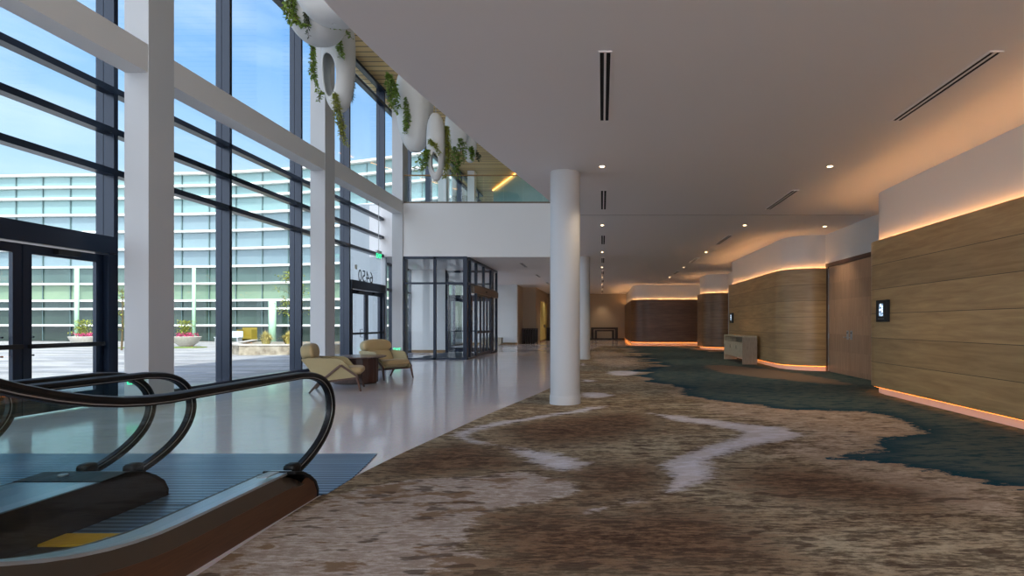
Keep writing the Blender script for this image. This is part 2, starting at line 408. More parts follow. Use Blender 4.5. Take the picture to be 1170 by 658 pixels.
struct(MB().box(8, 8.2, -12, 47, 0, 11.1).build('wall_sky_block', M['white']))  # unseen wall, added to block sky light from the right
struct(MB().box(6.65, 6.8, -4, 36.5, 0, 4.05).build('wall_right', M['white']), 'white wall behind the timber panelling')
struct(MB().box(-4.8, 7.2, 46.5, 46.7, 0, 4.05).build('wall_far', M['beige_wall']), 'beige wall at the far end')
struct(MB().box(-9.5, -5.75, 35.7, 35.9, 0, 4.05).box(-6.15, -5.75, 35.5, 35.7, 0, 4.05).build('wall_back_left', M['white']), 'white wall with a shallow pier')
struct(MB().box(-5.9, -5.75, 35.9, 38, 0, 4.05).box(-5.9, -4.8, 38, 38.2, 0, 4.05).box(-5.0, -4.8, 38.2, 46.7, 0, 4.05).build('wall_side_left', M['beige_wall']), 'beige wall turning toward the far end')
struct(MB().box(-9.4, -7.64, 25.6, 25.8, 0, 4.05).build('wall_entry', M['white']), 'white wall behind the glass vestibule')
def board(n, x0, x1, y0, y1, m='oak'): struct(MB().box(x0, x1, y0, y1, 0, .13).build('baseboard_'+n, M[m]))
board('entry', -9.4, -7.64, 25.57, 25.6); board('back_left', -9.5, -6.16, 35.67, 35.7); board('pier', -6.16, -5.74, 35.47, 35.5)
board('far', -4.8, 2.0, 46.47, 46.5, 'darkwood'); board('side_left', -5.74, -4.8, 37.97, 38.0, 'darkwood')
# upper level walls beyond the balcony
M['teal_wall'] = pmat('teal_grey_wall', (116, 150, 146), .3)
struct(MB().prism([(-7.6, 36.7), (-2.0, 26.5), (6, 26.5), (6, 26.8), (-1.9, 26.8), (-7.5, 37.0)], 6.1, 10.75).build('wall_upper', M['teal_wall']), 'greenish wall on the upper level')
led2 = MB().bar((-7.62, 36.55, 10.68), (-3.2, 28.55, 10.70), .04, .03).build('cove_light', M['led_up'])
tag(led2, 'orange light line where timber ceiling meets the green upper wall', 'light strip')

# ---- timber wall segments (plan polylines, room side on the left of travel)
def arc(cx, cy, r, a0, a1, n=14):
    return [(cx+r*math.cos(R(a0+(a1-a0)*i/n)), cy+r*math.sin(R(a0+(a1-a0)*i/n))) for i in range(n+1)]
def offset(pl, d):
    out = []
    for i, p in enumerate(pl):
        a = Vector(pl[max(i-1, 0)]); b = Vector(pl[min(i+1, len(pl)-1)]); t = (b-a).normalized()
        out.append((p[0]+t.y*d, p[1]-t.x*d))
    return out
def ribbon(pl, z0, z1, thick, mat, name, parent=None, smooth=True):
    """wall following a plan line, with thickness, uv = (run, height)"""
    inn = offset(pl, thick); n = len(pl)
    run = [0]
    for i in range(1, n): run.append(run[-1]+(Vector(pl[i])-Vector(pl[i-1])).length)
    vs = [(x, y, z0) for x, y in pl]+[(x, y, z1) for x, y in pl]+[(x, y, z0) for x, y in inn]+[(x, y, z1) for x, y in inn]
    fs = []; uvs = []
    for i in range(n-1):
        a, b = i, i+1
        fs.append((a, b, n+b, n+a)); fs.append((2*n+b, 2*n+a, 3*n+a, 3*n+b)); fs.append((n+a, n+b, 3*n+b, 3*n+a)); fs.append((b, a, 2*n+a, 2*n+b))
    fs.append((0, n, 3*n, 2*n)); fs.append((n-1, 3*n-1, 4*n-1, 2*n-1))
    me = bpy.data.meshes.new(name); me.from_pydata(vs, [], fs); me.update()
    uvl = me.uv_layers.new(name='UVMap')
    for p in me.polygons:
        for li in p.loop_indices:
            vi = me.loops[li].vertex_index
            uvl.data[li].uv = (run[vi % n], vs[vi][2])
    b = bmesh.new(); b.from_mesh(me); bmesh.ops.recalc_face_normals(b, faces=b.faces); b.to_mesh(me); b.free()
    for p in me.polygons: p.use_smooth = True
    me.set_sharp_from_angle(angle=R(40))
    me.materials.append(mat)
    o = bpy.data.objects.new(name, me); C.collection.objects.link(o)
    if parent: o.parent = parent
    return o
WX = 5.45
segs = {
 'near': ([(WX, -4), (WX, 3), (WX, 8)]+arc(WX+.8, 10.45, .8, 180, 90)+[(6.66, 11.25)], 'nearest timber wall with the room display'),
 'middle': ([(6.66, 15.5)]+list(arc(WX+1.1, 16.6, 1.1, 270, 180))+[(WX, 22.4)]+arc(WX+.8, 22.5, .8, 180, 90)+[(6.66, 23.3)], 'timber wall behind the console table'),
 'beyond': ([(6.66, 27.7)]+list(arc(WX+1.1, 28.8, 1.1, 270, 180))+[(WX, 30)]+arc(WX+.8, 30, .8, 180, 90)+[(6.66, 30.8)], 'timber wall beyond the console table'),
 'end': ([(6.8, 35.4)]+list(arc(3.3, 36.7, 1.3, 270, 180))+[(2.0, 46.5)], 'timber wall at the end of the hall'),
}
for k, (pl, lab) in segs.items():
    # room side lies to the left of travel for 'near'; to the left means offset() must go the other way
    p0 = pl
    sgn = 1
    mid = len(p0)//2
    # thickness goes away from the room (toward larger x / y)
    tst = offset(p0, .1)[mid]
    if (tst[0]-p0[mid][0])+(tst[1]-p0[mid][1]) < 0: sgn = -1
    back = offset(p0, sgn*.14)
    if k == 'near': back[-1] = (6.66, back[-2][1])
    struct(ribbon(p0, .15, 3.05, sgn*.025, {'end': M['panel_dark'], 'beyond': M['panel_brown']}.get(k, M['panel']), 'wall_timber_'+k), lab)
    struct(ribbon(back, 0, 4.05, sgn*.05, M['white'], 'wall_plaster_'+k), 'white plaster above and below: '+lab)
    lo = offset(p0, sgn*.085)
    t = tag(ribbon(lo, 2.985, 3.005, sgn*.02, M['led'], 'cove_light'), 'warm light strip along the top of the '+lab, 'light strip')
    t2 = tag(ribbon(offset(p0, sgn*.026), .141, .149, sgn*.02, M['toe'], 'toe_light'), 'orange light strip under the foot of the '+lab, 'light strip')
# ------------------------------------------------------------------ carpet
POLY = {}
POLY['teal'] = [[(705, 395), (741, 410), (762, 417), (739, 422), (733, 427), (741, 437), (786, 442.5), (769, 449), (809, 458), (860, 462.4), (894, 468.8), (953, 469.6), (999, 472), (1020, 477), (1027, 481.4), (1052, 490), (1056, 493), (1046, 497.5), (1008, 499.6), (999, 507), (1012, 514.4), (965, 517.4), (932, 524.5), (961, 528), (1012, 529), (1041, 535.5), (1078, 541), (1170, 562), (1300, 560), (1300, 480), (1078, 445), (985, 425), (880, 410), (800, 400), (740, 393)]]
POLY['streak'] = [[(812, 416.5), (850, 419), (905, 425), (945, 432), (984, 440.5), (960, 440.5), (900, 435), (850, 430), (818, 425), (800, 419)], [(990, 447), (1078, 466), (1170, 486), (1170, 480), (1078, 461)]]
POLY['vein'] = [[(735, 471), (779, 476), (809, 479), (843, 483.5), (877, 486.5), (902, 490), (919, 498), (902, 504.7), (868, 509), (843, 517), (809, 527), (817, 540.6), (815, 549), (792, 555), (767, 566), (724, 574), (665, 589), (703, 576.5), (754, 566), (767, 553), (763, 536), (750, 532), (779, 521.6), (800, 511), (838, 502.6), (851, 494), (817, 487.8), (767, 481.4)],
  [(700, 464), (672, 465), (655, 470), (620, 474.5), (580, 481), (540, 488), (512, 497), (535, 505), (575, 512), (610, 527), (640, 540), (665, 534), (672, 530), (640, 519.5), (600, 513), (562, 508), (532, 500), (548, 491), (600, 481.5), (640, 475), (680, 469)],
  [(664, 448), (690, 449), (704, 452), (690, 455), (664, 455)], [(664, 433), (690, 436), (664, 437)], [(690, 424), (735, 424), (728, 429), (700, 430)], [(662, 414), (672, 416), (664, 419)]]
POLY['light'] = [[(330, 590), (400, 560), (470, 548), (540, 546), (600, 538), (640, 549), (672, 557), (640, 573), (580, 581), (547, 591), (538, 617), (517, 630), (561, 629), (551, 642), (521, 650), (480, 662), (150, 720), (100, 700)]]
POLY['pale'] = [
  [(860, 462), (894, 466), (1020, 474), (1060, 492), (1046, 500), (1000, 502), (990, 510), (955, 520), (925, 524), (880, 520), (900, 510), (930, 500), (900, 488), (840, 478), (800, 470), (800, 460)],
  [(932, 526), (1078, 545), (1170, 570), (1170, 600), (1000, 560), (960, 545)],
  [(690, 398), (735, 412), (725, 420), (690, 420), (670, 405)]]
POLY['brown'] = [[(640, 573), (580, 581), (547, 591), (538, 617), (545, 628), (561, 629), (551, 642), (521, 650), (480, 665), (900, 665), (900, 640), (860, 600), (800, 580), (724, 578), (690, 585)],
  [(672, 530), (740, 532), (760, 540), (760, 560), (700, 574), (660, 585), (640, 573), (674, 557), (640, 548), (610, 535), (660, 540)],
  [(440, 525), (530, 502), (590, 520), (600, 534), (520, 545), (420, 550)],
  [(560, 490), (640, 478), (720, 470), (760, 484), (720, 500), (640, 510), (600, 508)],
  [(820, 545), (900, 530), (1000, 545), (1078, 560), (1078, 585), (900, 575)]]
def carpet():
    ys = [-3.0]
    while ys[-1] < 33: ys.append(ys[-1]+.045*max(1, ys[-1]/5))
    ys = np.array(ys); U = np.linspace(0, 1, 190)
    exs = np.array([ex(y) if y < 20.6 else ex(20.6)+(y-20.6)*.1 for y in ys])
    cyr = [-3, 10.35, 10.7, 11.0, 11.2, 11.42, 15.4, 15.55, 15.75, 16.1, 16.5, 22.5, 22.9, 23.3, 23.35, 27.6, 27.75, 27.95, 28.3, 28.8, 30.1, 30.6, 31, 33]
    cxr = [5.57, 5.57, 5.65, 5.82, 6.1, 6.64, 6.64, 6.3, 5.95, 5.7, 5.57, 5.57, 5.72, 6.3, 6.64, 6.64, 6.3, 5.95, 5.7, 5.57, 5.57, 5.8, 6.64, 6.64]
    xr = np.interp(ys, cyr, cxr)
    X = exs[:, None]+(xr-exs)[:, None]*U[None, :]; Y = np.repeat(ys[:, None], len(U), 1)
    P = np.stack([X.ravel(), Y.ravel()], 1)
    n = len(ys); m = len(U)
    verts = np.concatenate([P, np.full((len(P), 1), .008)], 1)
    idx = np.arange(n*m).reshape(n, m)
    q = np.stack([idx[:-1, :-1], idx[:-1, 1:], idx[1:, 1:], idx[1:, :-1]], -1).reshape(-1, 4)
    # rim down to the floor
    rim = list(idx[:, 0])[::-1]+list(idx[0, :])+list(idx[:, -1])+list(idx[-1, :])[::-1]
    vb = len(verts); low = verts[rim].copy(); low[:, 2] = 0.0
    verts = np.concatenate([verts, low]); k = len(rim)
    faces = q.tolist()+[[rim[i], rim[(i+1) % k], vb+(i+1) % k, vb+i] for i in range(k)]
    me = bpy.data.meshes.new('carpet'); me.from_pydata(verts.tolist(), [], faces); me.update()
    P2 = verts[:, :2]
    def sdf(polys):
        best = np.full(len(P2), 1e9); inside = np.zeros(len(P2), bool)
        for poly in polys:
            w_ = []
            for px, py in poly:
                Yd = F*H/(py-VY); w_.append(((px-VX)*Yd/F, Yd))
            w_ = np.array(w_)
            for _ in range(2):
                nx_ = np.roll(w_, -1, 0); w_ = np.stack([w_*.78+nx_*.22, w_*.22+nx_*.78], 1).reshape(-1, 2)
            k_ = len(w_); ins = np.zeros(len(P2), bool)
            for i in range(k_):
                a = w_[i]; b = w_[(i+1) % k_]; ab = b-a
                # distances measured with the length of the hall squeezed, as the weave is drawn out along it
                t = np.clip(((P2-a) @ ab)/(ab @ ab+1e-9), 0, 1)
                d = np.linalg.norm(P2-(a+t[:, None]*ab), axis=1); best = np.minimum(best, d)
                c = (a[1] > P2[:, 1]) != (b[1] > P2[:, 1])
                xi = (b[0]-a[0])*(P2[:, 1]-a[1])/(b[1]-a[1]+1e-12)+a[0]
                ins ^= c & (P2[:, 0] < xi)
            inside |= ins
        return np.where(inside, best, -best)
    for k_, pl in POLY.items():
        at_ = me.attributes.new(k_, 'FLOAT', 'POINT'); at_.data.foreach_set('value', np.clip(sdf(pl), -2, 2).astype(np.float32))
    m_ = bpy.data.materials.new('carpet_weave'); m_.use_nodes = True; t = m_.node_tree; p = t.nodes['Principled BSDF']
    p.inputs['Roughness'].default_value = .95; p.inputs['Specular IOR Level'].default_value = .1
    tx = N(t, 'ShaderNodeTexCoord')
    def noise(scale, sc, det=4, rough=.55):
        mpn = N(t, 'ShaderNodeMapping'); mpn.inputs['Scale'].default_value = sc; t.links.new(tx.outputs['Object'], mpn.inputs[0])
        nz = N(t, 'ShaderNodeTexNoise', i_Scale=scale, i_Detail=float(det), i_Roughness=rough); t.links.new(mpn.outputs[0], nz.inputs['Vector']); return nz.outputs[0]
    def mrange(src, a, b, c=0., d=1., smooth=True):
        mr = N(t, 'ShaderNodeMapRange'); mr.interpolation_type = 'SMOOTHSTEP' if smooth else 'LINEAR'
        for i, v in enumerate((a, b, c, d)): mr.inputs[i+1].default_value = v
        t.links.new(src, mr.inputs[0]); return mr.outputs[0]
    def math_(op, a, b):
        n_ = N(t, 'ShaderNodeMath', operation=op)
        for i, v in enumerate((a, b)):
            if isinstance(v, (int, float)): n_.inputs[i].default_value = v
            else: t.links.new(v, n_.inputs[i])
        return n_.outputs[0]
    def mix(f, a, b):
        n_ = N(t, 'ShaderNodeMix', data_type='RGBA')
        if isinstance(f, (int, float)): n_.inputs[0].default_value = f
        else: t.links.new(f, n_.inputs[0])
        for i, v in ((6, a), (7, b)):
            if isinstance(v, tuple): n_.inputs[i].default_value = lin(v)
            else: t.links.new(v, n_.inputs[i])
        return n_.outputs[2]
    def attr(nm):
        a = N(t, 'ShaderNodeAttribute'); a.attribute_name = nm; return a.outputs['Fac']
    big = noise(1.0, (.7, 1.3, 1), 6, .62); mid = noise(5.0, (.6, 1.6, 1), 6, .65); fine = noise(26, (.5, 1.4, 1), 3, .7)
    tuft = noise(190, (1, 1, 1), 2, .6)
    lines = noise(60, (.12, 1.0, 1), 3, .6)
    mot = mrange(math_('ADD', math_('ADD', math_('MULTIPLY', mid, .4), math_('MULTIPLY', lines, .25)), math_('MULTIPLY', fine, .35)), .43, .58)
    base = mix(mot, (92, 74, 58), (170, 150, 122))
    base = mix(mrange(big, .40, .62), base, mix(mot, (118, 104, 84), (198, 184, 156)))
    wob = math_('MULTIPLY', math_('SUBTRACT', mid, .5), 1.0)
    wobf = math_('MULTIPLY', math_('SUBTRACT', fine, .5), .5)
    wb = math_('ADD', math_('ADD', wob, wobf), math_('MULTIPLY', math_('SUBTRACT', big, .5), .6))
    fp = mrange(math_('ADD', attr('pale'), wb), -.15, .25)
    base = mix(math_('MULTIPLY', fp, .8), base, mix(mot, (162, 140, 118), (206, 188, 168)))
    fb = mrange(math_('ADD', attr('brown'), math_('MULTIPLY', wb, 1.6)), -.25, .40)
    base = mix(math_('MULTIPLY', fb, .88), base, mix(mot, (70, 48, 36), (128, 98, 74)))
    fl = mrange(math_('ADD', attr('light'), math_('MULTIPLY', wb, .35)), -.03, .05)
    lcol = mix(mot, (160, 144, 132), (200, 190, 182))
    lcol = mix(mrange(math_('ADD', mid, math_('MULTIPLY', big, .6)), .80, .90), lcol, (136, 112, 90))
    base = mix(fl, base, lcol)
    blot = noise(8.0, (.45, 1.3, 1), 2, .5)
    spots = mrange(math_('ADD', math_('MULTIPLY', blot, .75), math_('MULTIPLY', big, .3)), .60, .635)
    base = mix(math_('MULTIPLY', spots, .7), base, (78, 62, 50))
    fv = mrange(math_('ADD', attr('vein'), math_('MULTIPLY', wb, .55)), -.05, .12)
    base = mix(math_('MULTIPLY', fv, .9), base, mix(mrange(mid, .4, .6), (228, 226, 234), (204, 198, 198)))
    sy_ = N(t, 'ShaderNodeSeparateXYZ'); t.links.new(tx.outputs['Object'], sy_.inputs[0])
    fing = math_('MULTIPLY', math_('SUBTRACT', noise(1.0, (.22, 1.1, 1), 3, .5), .5), mrange(sy_.outputs[1], 9., 18., 0., 4.5))
    ft = mrange(math_('ADD', math_('ADD', attr('teal'), fing), math_('MULTIPLY', wb, .75)), -.01, .04)
    tealc = mix(mrange(math_('ADD', math_('MULTIPLY', mid, .6), math_('MULTIPLY', lines, .4)), .40, .54), (30, 72, 80), (108, 116, 106))
    edge_fade = math_('MULTIPLY', mrange(attr('teal'), 0.0, .5), .75)  # teal drifts are woven darker along their border
    tealc = mix(edge_fade, (16, 64, 78), tealc)
    halo = mrange(math_('ADD', attr('teal'), math_('MULTIPLY', wb, .3)), -.35, -.02)
    base = mix(math_('MULTIPLY', halo, .5), base, (196, 174, 150))
    base = mix(ft, base, tealc)
    fs = mrange(math_('ADD', attr('streak'), math_('MULTIPLY', wb, .8)), -.05, .2)
    base = mix(math_('MULTIPLY', fs, .75), base, (150, 124, 102))
    base = mix(mrange(tuft, .3, .7, 0., .35), base, mix(.6, base, (30, 26, 22)))
    t.links.new(base, p.inputs['Base Color'])
    b = N(t, 'ShaderNodeBump', i_Strength=.6, i_Distance=.006); t.links.new(tuft, b.inputs['Height']); t.links.new(b.outputs[0], p.inputs['Normal'])
    me.materials.append(m_)
    o = bpy.data.objects.new('carpet', me); C.collection.objects.link(o)
    tag(o, 'patterned carpet with brown, beige and dark teal drifts, curved along the pale floor', 'carpet')
carpet()

# ------------------------------------------------------------------ window wall
PITCH = 2.873
def wy(i): return 9.29+PITCH*i            # mullion positions, odd ones stand half way between columns
def window(n, i0, zlo, zhi, doorbay=None, xg=-8.75):
    y0, ym, y1 = wy(i0), wy(i0+1), wy(i0+2)
    r = struct(empty('window_%d' % n, (xg, y0, zlo)), 'tall glazed bay %d of the window wall with dark frames' % n)
    def b(name, m, **k):
        o = m.build(name, M['dark'] if name != 'pane' else M['glass'], None, **k); o.parent = r; o.matrix_parent_inverse = Matrix.Translation(r.location).inverted(); return o
    for y in ((y0, ym) if n != 8 else (y0, ym)):
        mm = MB().box(-8.93, -8.80, y-.03, y+.03, zlo, zhi).box(-8.78, -8.6, y-.04, y+.04, zlo, zhi).box(-8.81, -8.77, y-.02, y+.02, zlo, zhi)
        b('mullion', mm)
    zt = [z for z in (4.08, 4.8, 5.52, 10.08, 10.64) if zlo < z < zhi+.1]
    for z in zt:
        b('transom', MB().box(-8.80, -8.6, y0+.04, y1-.04, z-.055, z+.055))
    for ya, yb in ((y0, ym), (ym, y1)):
        z0 = zlo
        if doorbay is not None and abs(ya-doorbay) < .1: z0 = 2.9
        else: b('sill', MB().box(-8.82, -8.6, ya+.04, yb-.04, zlo, zlo+.09))
        b('pane', MB().box(-8.765, -8.745, ya+.03, yb-.03, z0+.03, zhi))
    return r
window(1, -6, 0, 10.7); window(2, -4, 0, 10.7); window(3, -2, 0, 10.7, doorbay=wy(-1)); window(4, 0, 0, 10.7); window(5, 2, 0, 10.7, doorbay=wy(3))
window(6, 4, 6.15, 10.7); window(7, 6, 6.15, 10.7); window(8, 8, 6.15, 10.7)
# ground floor glazing beyond the entrance bay
def simple_glazing(n, x, y0, y1, zhi, k, label):
    r = struct(empty('window_%d' % n, (x, y0, 0)), label)
    def put(o): o.parent = r; o.matrix_parent_inverse = Matrix.Translation(r.location).inverted()
    for i in range(k+1):
        y = y0+(y1-y0)*i/k; put(MB().box(x-.1, x+.05, y-.035, y+.035, 0, zhi).build('mullion', M['dark']))
    put(MB().box(x-.1, x+.05, y0, y1, 2.85, 2.95).box(x-.1, x+.05, y0, y1, zhi-.1, zhi).box(x-.1, x+.05, y0, y1, 0, .1).build('transom', M['dark']))
    put(MB().box(x-.03, x-.015, y0, y1, .05, zhi-.05).build('pane', M['glass']))
simple_glazing(9, -9.35, 20.95, 25.6, 4.05, 2, 'side glazing seen through the vestibule')
simple_glazing(10, -9.35, 25.85, 35.7, 4.05, 4, 'glazing of the lobby beyond the vestibule')
struct(MB().box(-10.15, -8.6, 20.84, 20.98, 0, 6.15).build('wall_return', M['return']))
# upper end glazing
r = struct(empty('window_11', (-8.6, 36.7, 6.15)), 'upper window at the end of the balcony level')
for o in (MB().box(-8.7, -7.6, 36.7, 36.78, 9.35, 9.5).box(-8.7, -8.6, 36.7, 36.78, 6.15, 10.7).box(-7.68, -7.6, 36.7, 36.78, 6.15, 9.5).build('frame', M['dark']),
          MB().box(-8.6, -7.68, 36.73, 36.745, 6.15, 10.7).build('pane', M['glass'])):
    o.parent = r; o.matrix_parent_inverse = Matrix.Translation(r.location).inverted()

# columns of the window wall, the beam, floor beam under balcony
ordn = ['first', 'second', 'third', 'fourth', 'fifth', 'sixth']
labs = {3.545: 'square white column behind the viewer beside the escalators', 9.29: 'square white column standing behind the escalator handrails',
        15.036: 'square white column behind the pale lounge chair with its back turned', 20.78: 'square white column where the window wall meets the balcony fascia'}
for y, lab in labs.items():
    e_ = tag(empty('square_column', (-8.0, y, 0)), lab, 'column', None)
    def put(o): o.parent = e_; o.matrix_parent_inverse = Matrix.Translation(e_.location).inverted()
    put(MB().box(-8.21, -7.79, y-.27, y+.27, .12 if y < 20 else .0, 10.74).build('shaft', M['column'], bevel=.006))
    put(MB().box(-8.22, -7.78, y-.28, y+.28, 0, .13).build('base_trim', M['oak']))
for y, lab in ((26.53, 'nearer white column on the balcony level by the windows'), (32.27, 'farther white column on the balcony level by the windows')):
    tag(MB().box(-8.21, -7.79, y-.27, y+.27, 6.11, 10.74).build('square_column', M['white']), lab, 'column')
struct(MB().box(-8.2, -7.8, -6, 20.56, 5.72, 6.2).build('trim_3', M['white']), 'long white beam across the window wall')

# ------------------------------------------------------------------ round columns
for y, lab in ((9.23, 'large round white column standing on the carpet in the middle'), (20.8, 'farther round white column, half hidden behind the near one')):
    x = -.65 if y < 10 else -.74
    e_ = tag(empty('round_column', (x, y, .008)), lab, 'column')
    MB().lathe([(.26, .15), (.26, 4.04)], n=64).build('shaft', M['column'], e_, smooth='auto')
    MB().lathe([(.272, 0), (.272, .13), (.266, .15), (.255, .15)], n=64).build('base_ring', M['column'], e_, smooth='auto')

# ------------------------------------------------------------------ entrance doors in the window wall
def entrance(n, ya, yb, label):
    r = struct(empty('door_%d' % n, (-8.7, ya, 0)), label)
    def put(o, p=r): o.parent = p; o.matrix_parent_inverse = Matrix.Translation(r.location).inverted(); return o
    ya += .04; yb -= .04; ym = (ya+yb)/2
    put(MB().box(-8.85, -8.55, ya, yb, 2.62, 2.92).box(-8.82, -8.58, ya, ya+.12, 0, 2.62).box(-8.82, -8.58, yb-.12, yb, 0, 2.62).build('frame', M['dark']))
    for a, b, s in ((ya+.13, ym-.01, 1), (ym+.01, yb-.13, -1)):
        lf = put(MB().box(-8.73, -8.67, a, a+.12, .02, 2.6).box(-8.73, -8.67, b-.12, b, .02, 2.6).box(-8.73, -8.67, a+.12, b-.12, .02, .28).box(-8.73, -8.67, a+.12, b-.12, 2.46, 2.6).build('door_leaf', M['dark']))
        put(MB().box(-8.705, -8.69, a+.11, b-.11, .27, 2.47).build('pane', M['glass']), r)
        put(MB().bar((-8.6, a+.05, 1.06), (-8.6, b-.05, 1.06), .04, .07).box(-8.67, -8.6, a+.06, a+.12, 1.03, 1.09).box(-8.67, -8.6, b-.12, b-.06, 1.03, 1.09).build('push_bar', M['black']), r)
        yh = b-.2 if s > 0 else a+.2
        put(MB().tube([(-8.73, yh, .92), (-8.81, yh, .92), (-8.81, yh, 1.2), (-8.73, yh, 1.2)], .014).build('pull_handle', M['black']), r)
        put(MB().box(-8.66, -8.58, (a+b)/2-.2, (a+b)/2+.15, 2.5, 2.58).build('door_closer', M['black']), r)
    return r
entrance(1, wy(-1), wy(0), 'glazed double entrance door beside the escalators')
entrance(2, wy(3), wy(4), 'glazed double entrance door behind the round table')
num = text_mesh('6450', .62, pmat('number_vinyl', (24, 40, 48), .5), 'house_number', None,
    Matrix.Translation((-8.775, 19.5, 3.13)) @ Matrix.Rotation(-PI/2, 4, 'Z') @ Matrix.Rotation(PI/2, 4, 'X'), .002)
tag(num, 'dark number 6450 stuck on the glass above the entrance door, read from outside', 'number')
tag(MB().box(-8.745, -8.73, 18.55, 18.72, 3.34, 3.5).build('notice', M['white']), 'small white notice on the glass beside the house number', 'sign')

# ------------------------------------------------------------------ exit signs
e_ = tag(empty('exit_sign', (-8.0, 18.8, 3.7)), 'green hanging exit sign in front of the entrance door', 'sign')
MB().tube([(0, 0, .3), (0, 0, 2.02)], .012).build('rod', M['steel'], e_)
MB().box(-.03, .03, -.2, .2, .24, .32).build('canopy', M['steel'], e_)
MB().box(-.008, .008, -.19, .19, 0, .24).build('plate', M['gglass'], e_)
text_mesh('EXIT', .23, M['green_on'], 'lettering', e_, Matrix.Translation((.012, 0, .12)) @ Matrix.Rotation(PI/2, 4, 'Z') @ Matrix.Rotation(PI/2, 4, 'X'))
for x, y, z, lab in ((-8.0, 9.01, .33, 'low green exit sign on the column behind the escalator handrails'), (-8.0, 20.5, .33, 'low green exit sign on the column beside the tan lounge chair')):
    e_ = tag(empty('low_exit_sign', (x, y, z)), lab, 'sign')
    MB().box(-.12, .12, -.012, 0, 0, .15).build('plate', M['steel'], e_)
    text_mesh('EXIT', .14, M['green_on'], 'lettering', e_, Matrix.Translation((0, -.016, .075)) @ Matrix.Rotation(PI/2, 4, 'X'))

# ------------------------------------------------------------------ vestibule
vx, vy0, vy1, vxl = -5.3, 20.6, 26.35, -7.78
e_ = tag(empty('glass_vestibule', (vx, vy0, 0)), 'dark framed glass vestibule under the balcony fascia', 'vestibule')
def put(o, p=None): o.parent = p or e_; o.matrix_parent_inverse = Matrix.Translation(e_.location).inverted(); return o
def post(x, y, z0=0, z1=4.04, w=.11): put(MB().box(x-w/2, x+w/2, y-w/2, y+w/2, z0, z1).build('post', M['dark']))
for x in (vxl, (vxl+vx)/2-.02): post(x, vy0, w=.1)
post(vx-.06, vy0, w=.16)
sy = [21.05, 22.3, 23.4, 24.5, 25.3, 26.3]
for y, z0 in ((21.0, 0), (22.05, 0), (23.45, 2.95), (24.95, 0), (26.3, 0)): post(vx, y, z0, w=.11)
put(MB().box(vxl, vx, vy0-.05, vy0+.05, 3.94, 4.04).build('top_rail', M['dark'])); put(MB().box(vx-.05, vx+.05, vy0, vy1, 3.94, 4.04).build('top_rail', M['dark']))
put(MB().box(vxl, vx, vy0-.05, vy0+.05, 2.95, 3.03).build('cross_rail', M['dark'])); put(MB().box(vx-.05, vx+.05, vy0, vy1, 2.95, 3.03).build('cross_rail', M['dark']))
put(MB().box(vxl, vx, vy0-.05, vy0+.05, 0, .07).build('sill', M['dark'])); put(MB().box(vx-.05, vx+.05, vy0, 22.0, 0, .07).build('sill', M['dark'])); put(MB().box(vx-.05, vx+.05, 25, vy1, 0, .07).build('sill', M['dark']))
put(MB().box(vxl, vx-.1, vy0-.01, vy0+.01, .06, 3.96).build('pane', M['vglass']))
put(MB().box(vx-.01, vx+.01, 20.66, 22.0, .06, 3.96).build('pane', M['vglass'])); put(MB().box(vx-.01, vx+.01, 22.1, 24.9, 3.0, 3.96).build('pane', M['vglass'])); put(MB().box(vx-.01, vx+.01, 25.0, 26.3, .06, 3.96).build('pane', M['vglass']))
hd = put(MB().box(vx-.08, vx+.12, 21.3, 26.2, 2.68, 2.94).build('door_header', pmat('header_bronze', (112, 98, 88), .4, .3)))
put(MB().box(vx+.12, vx+.15, 23.4, 23.6, 2.78, 2.84).build('sensor', M['black']), None)
for a, b in ((22.1, 22.85), (22.85, 23.5), (23.5, 24.15), (24.15, 24.9)):
    put(MB().box(vx-.03, vx+.03, a, a+.07, .02, 2.68).box(vx-.03, vx+.03, b-.07, b, .02, 2.68).box(vx-.03, vx+.03, a+.07, b-.07, .02, .16).box(vx-.03, vx+.03, a+.07, b-.07, 1.0, 1.07).box(vx-.03, vx+.03, a+.07, b-.07, 2.6, 2.68).build('sliding_door', M['dark']))
    put(MB().box(vx-.008, vx+.008, a+.06, b-.06, .15, 2.62).build('pane', M['vglass']))
# glazed doors behind, in the far wall of the vestibule
r = struct(empty('door_3', (-7.64, 25.6, 0)), 'glazed double door in the back of the vestibule')
def putr(o): o.parent = r; o.matrix_parent_inverse = Matrix.Translation(r.location).inverted(); return o
putr(MB().box(-7.64, -7.5, 25.58, 25.72, 0, 4.0).box(-5.4, -5.3, 25.58, 25.72, 0, 4.0).box(-7.64, -5.3, 25.58, 25.72, 3.9, 4.0).box(-7.64, -5.3, 25.58, 25.72, 2.6, 2.8).box(-7.64, -5.3, 25.58, 25.72, 3.3, 3.38).build('frame', M['dark']))
for a, b in ((-7.48, -6.45), (-6.43, -5.42)):
    putr(MB().box(a, a+.1, 25.62, 25.68, .02, 2.6).box(b-.1, b, 25.62, 25.68, .02, 2.6).box(a+.1, b-.1, 25.62, 25.68, .02, .25).box(a+.1, b-.1, 25.62, 25.68, 2.5, 2.6).box(a+.1, b-.1, 25.62, 25.68, 1.02, 1.08).build('door_leaf', M['dark']))
putr(MB().box(-7.5, -5.4, 25.645, 25.655, .2, 3.95).build('pane', M['vglass']))
tag(MB().box(-7.6, -5.6, 21.2, 25.2, .001, .014).build('entrance_mat', ribbed('mat_grey', (72, 76, 82), (96, 100, 106), .05, 1, .8, 0), bevel=.004), 'grey entrance mat on the floor inside the glass vestibule', 'mat')
tag(MB().box(-7.9, -6.6, 34.4, 34.95, .08, .5).box(-7.8, -6.7, 34.45, 34.9, 0, .08).build('lobby_bench', pmat('bench_stone', (176, 166, 148), .7, 0, .4, 8), bevel=.02), 'low pale bench beyond the vestibule by the white wall', 'bench')

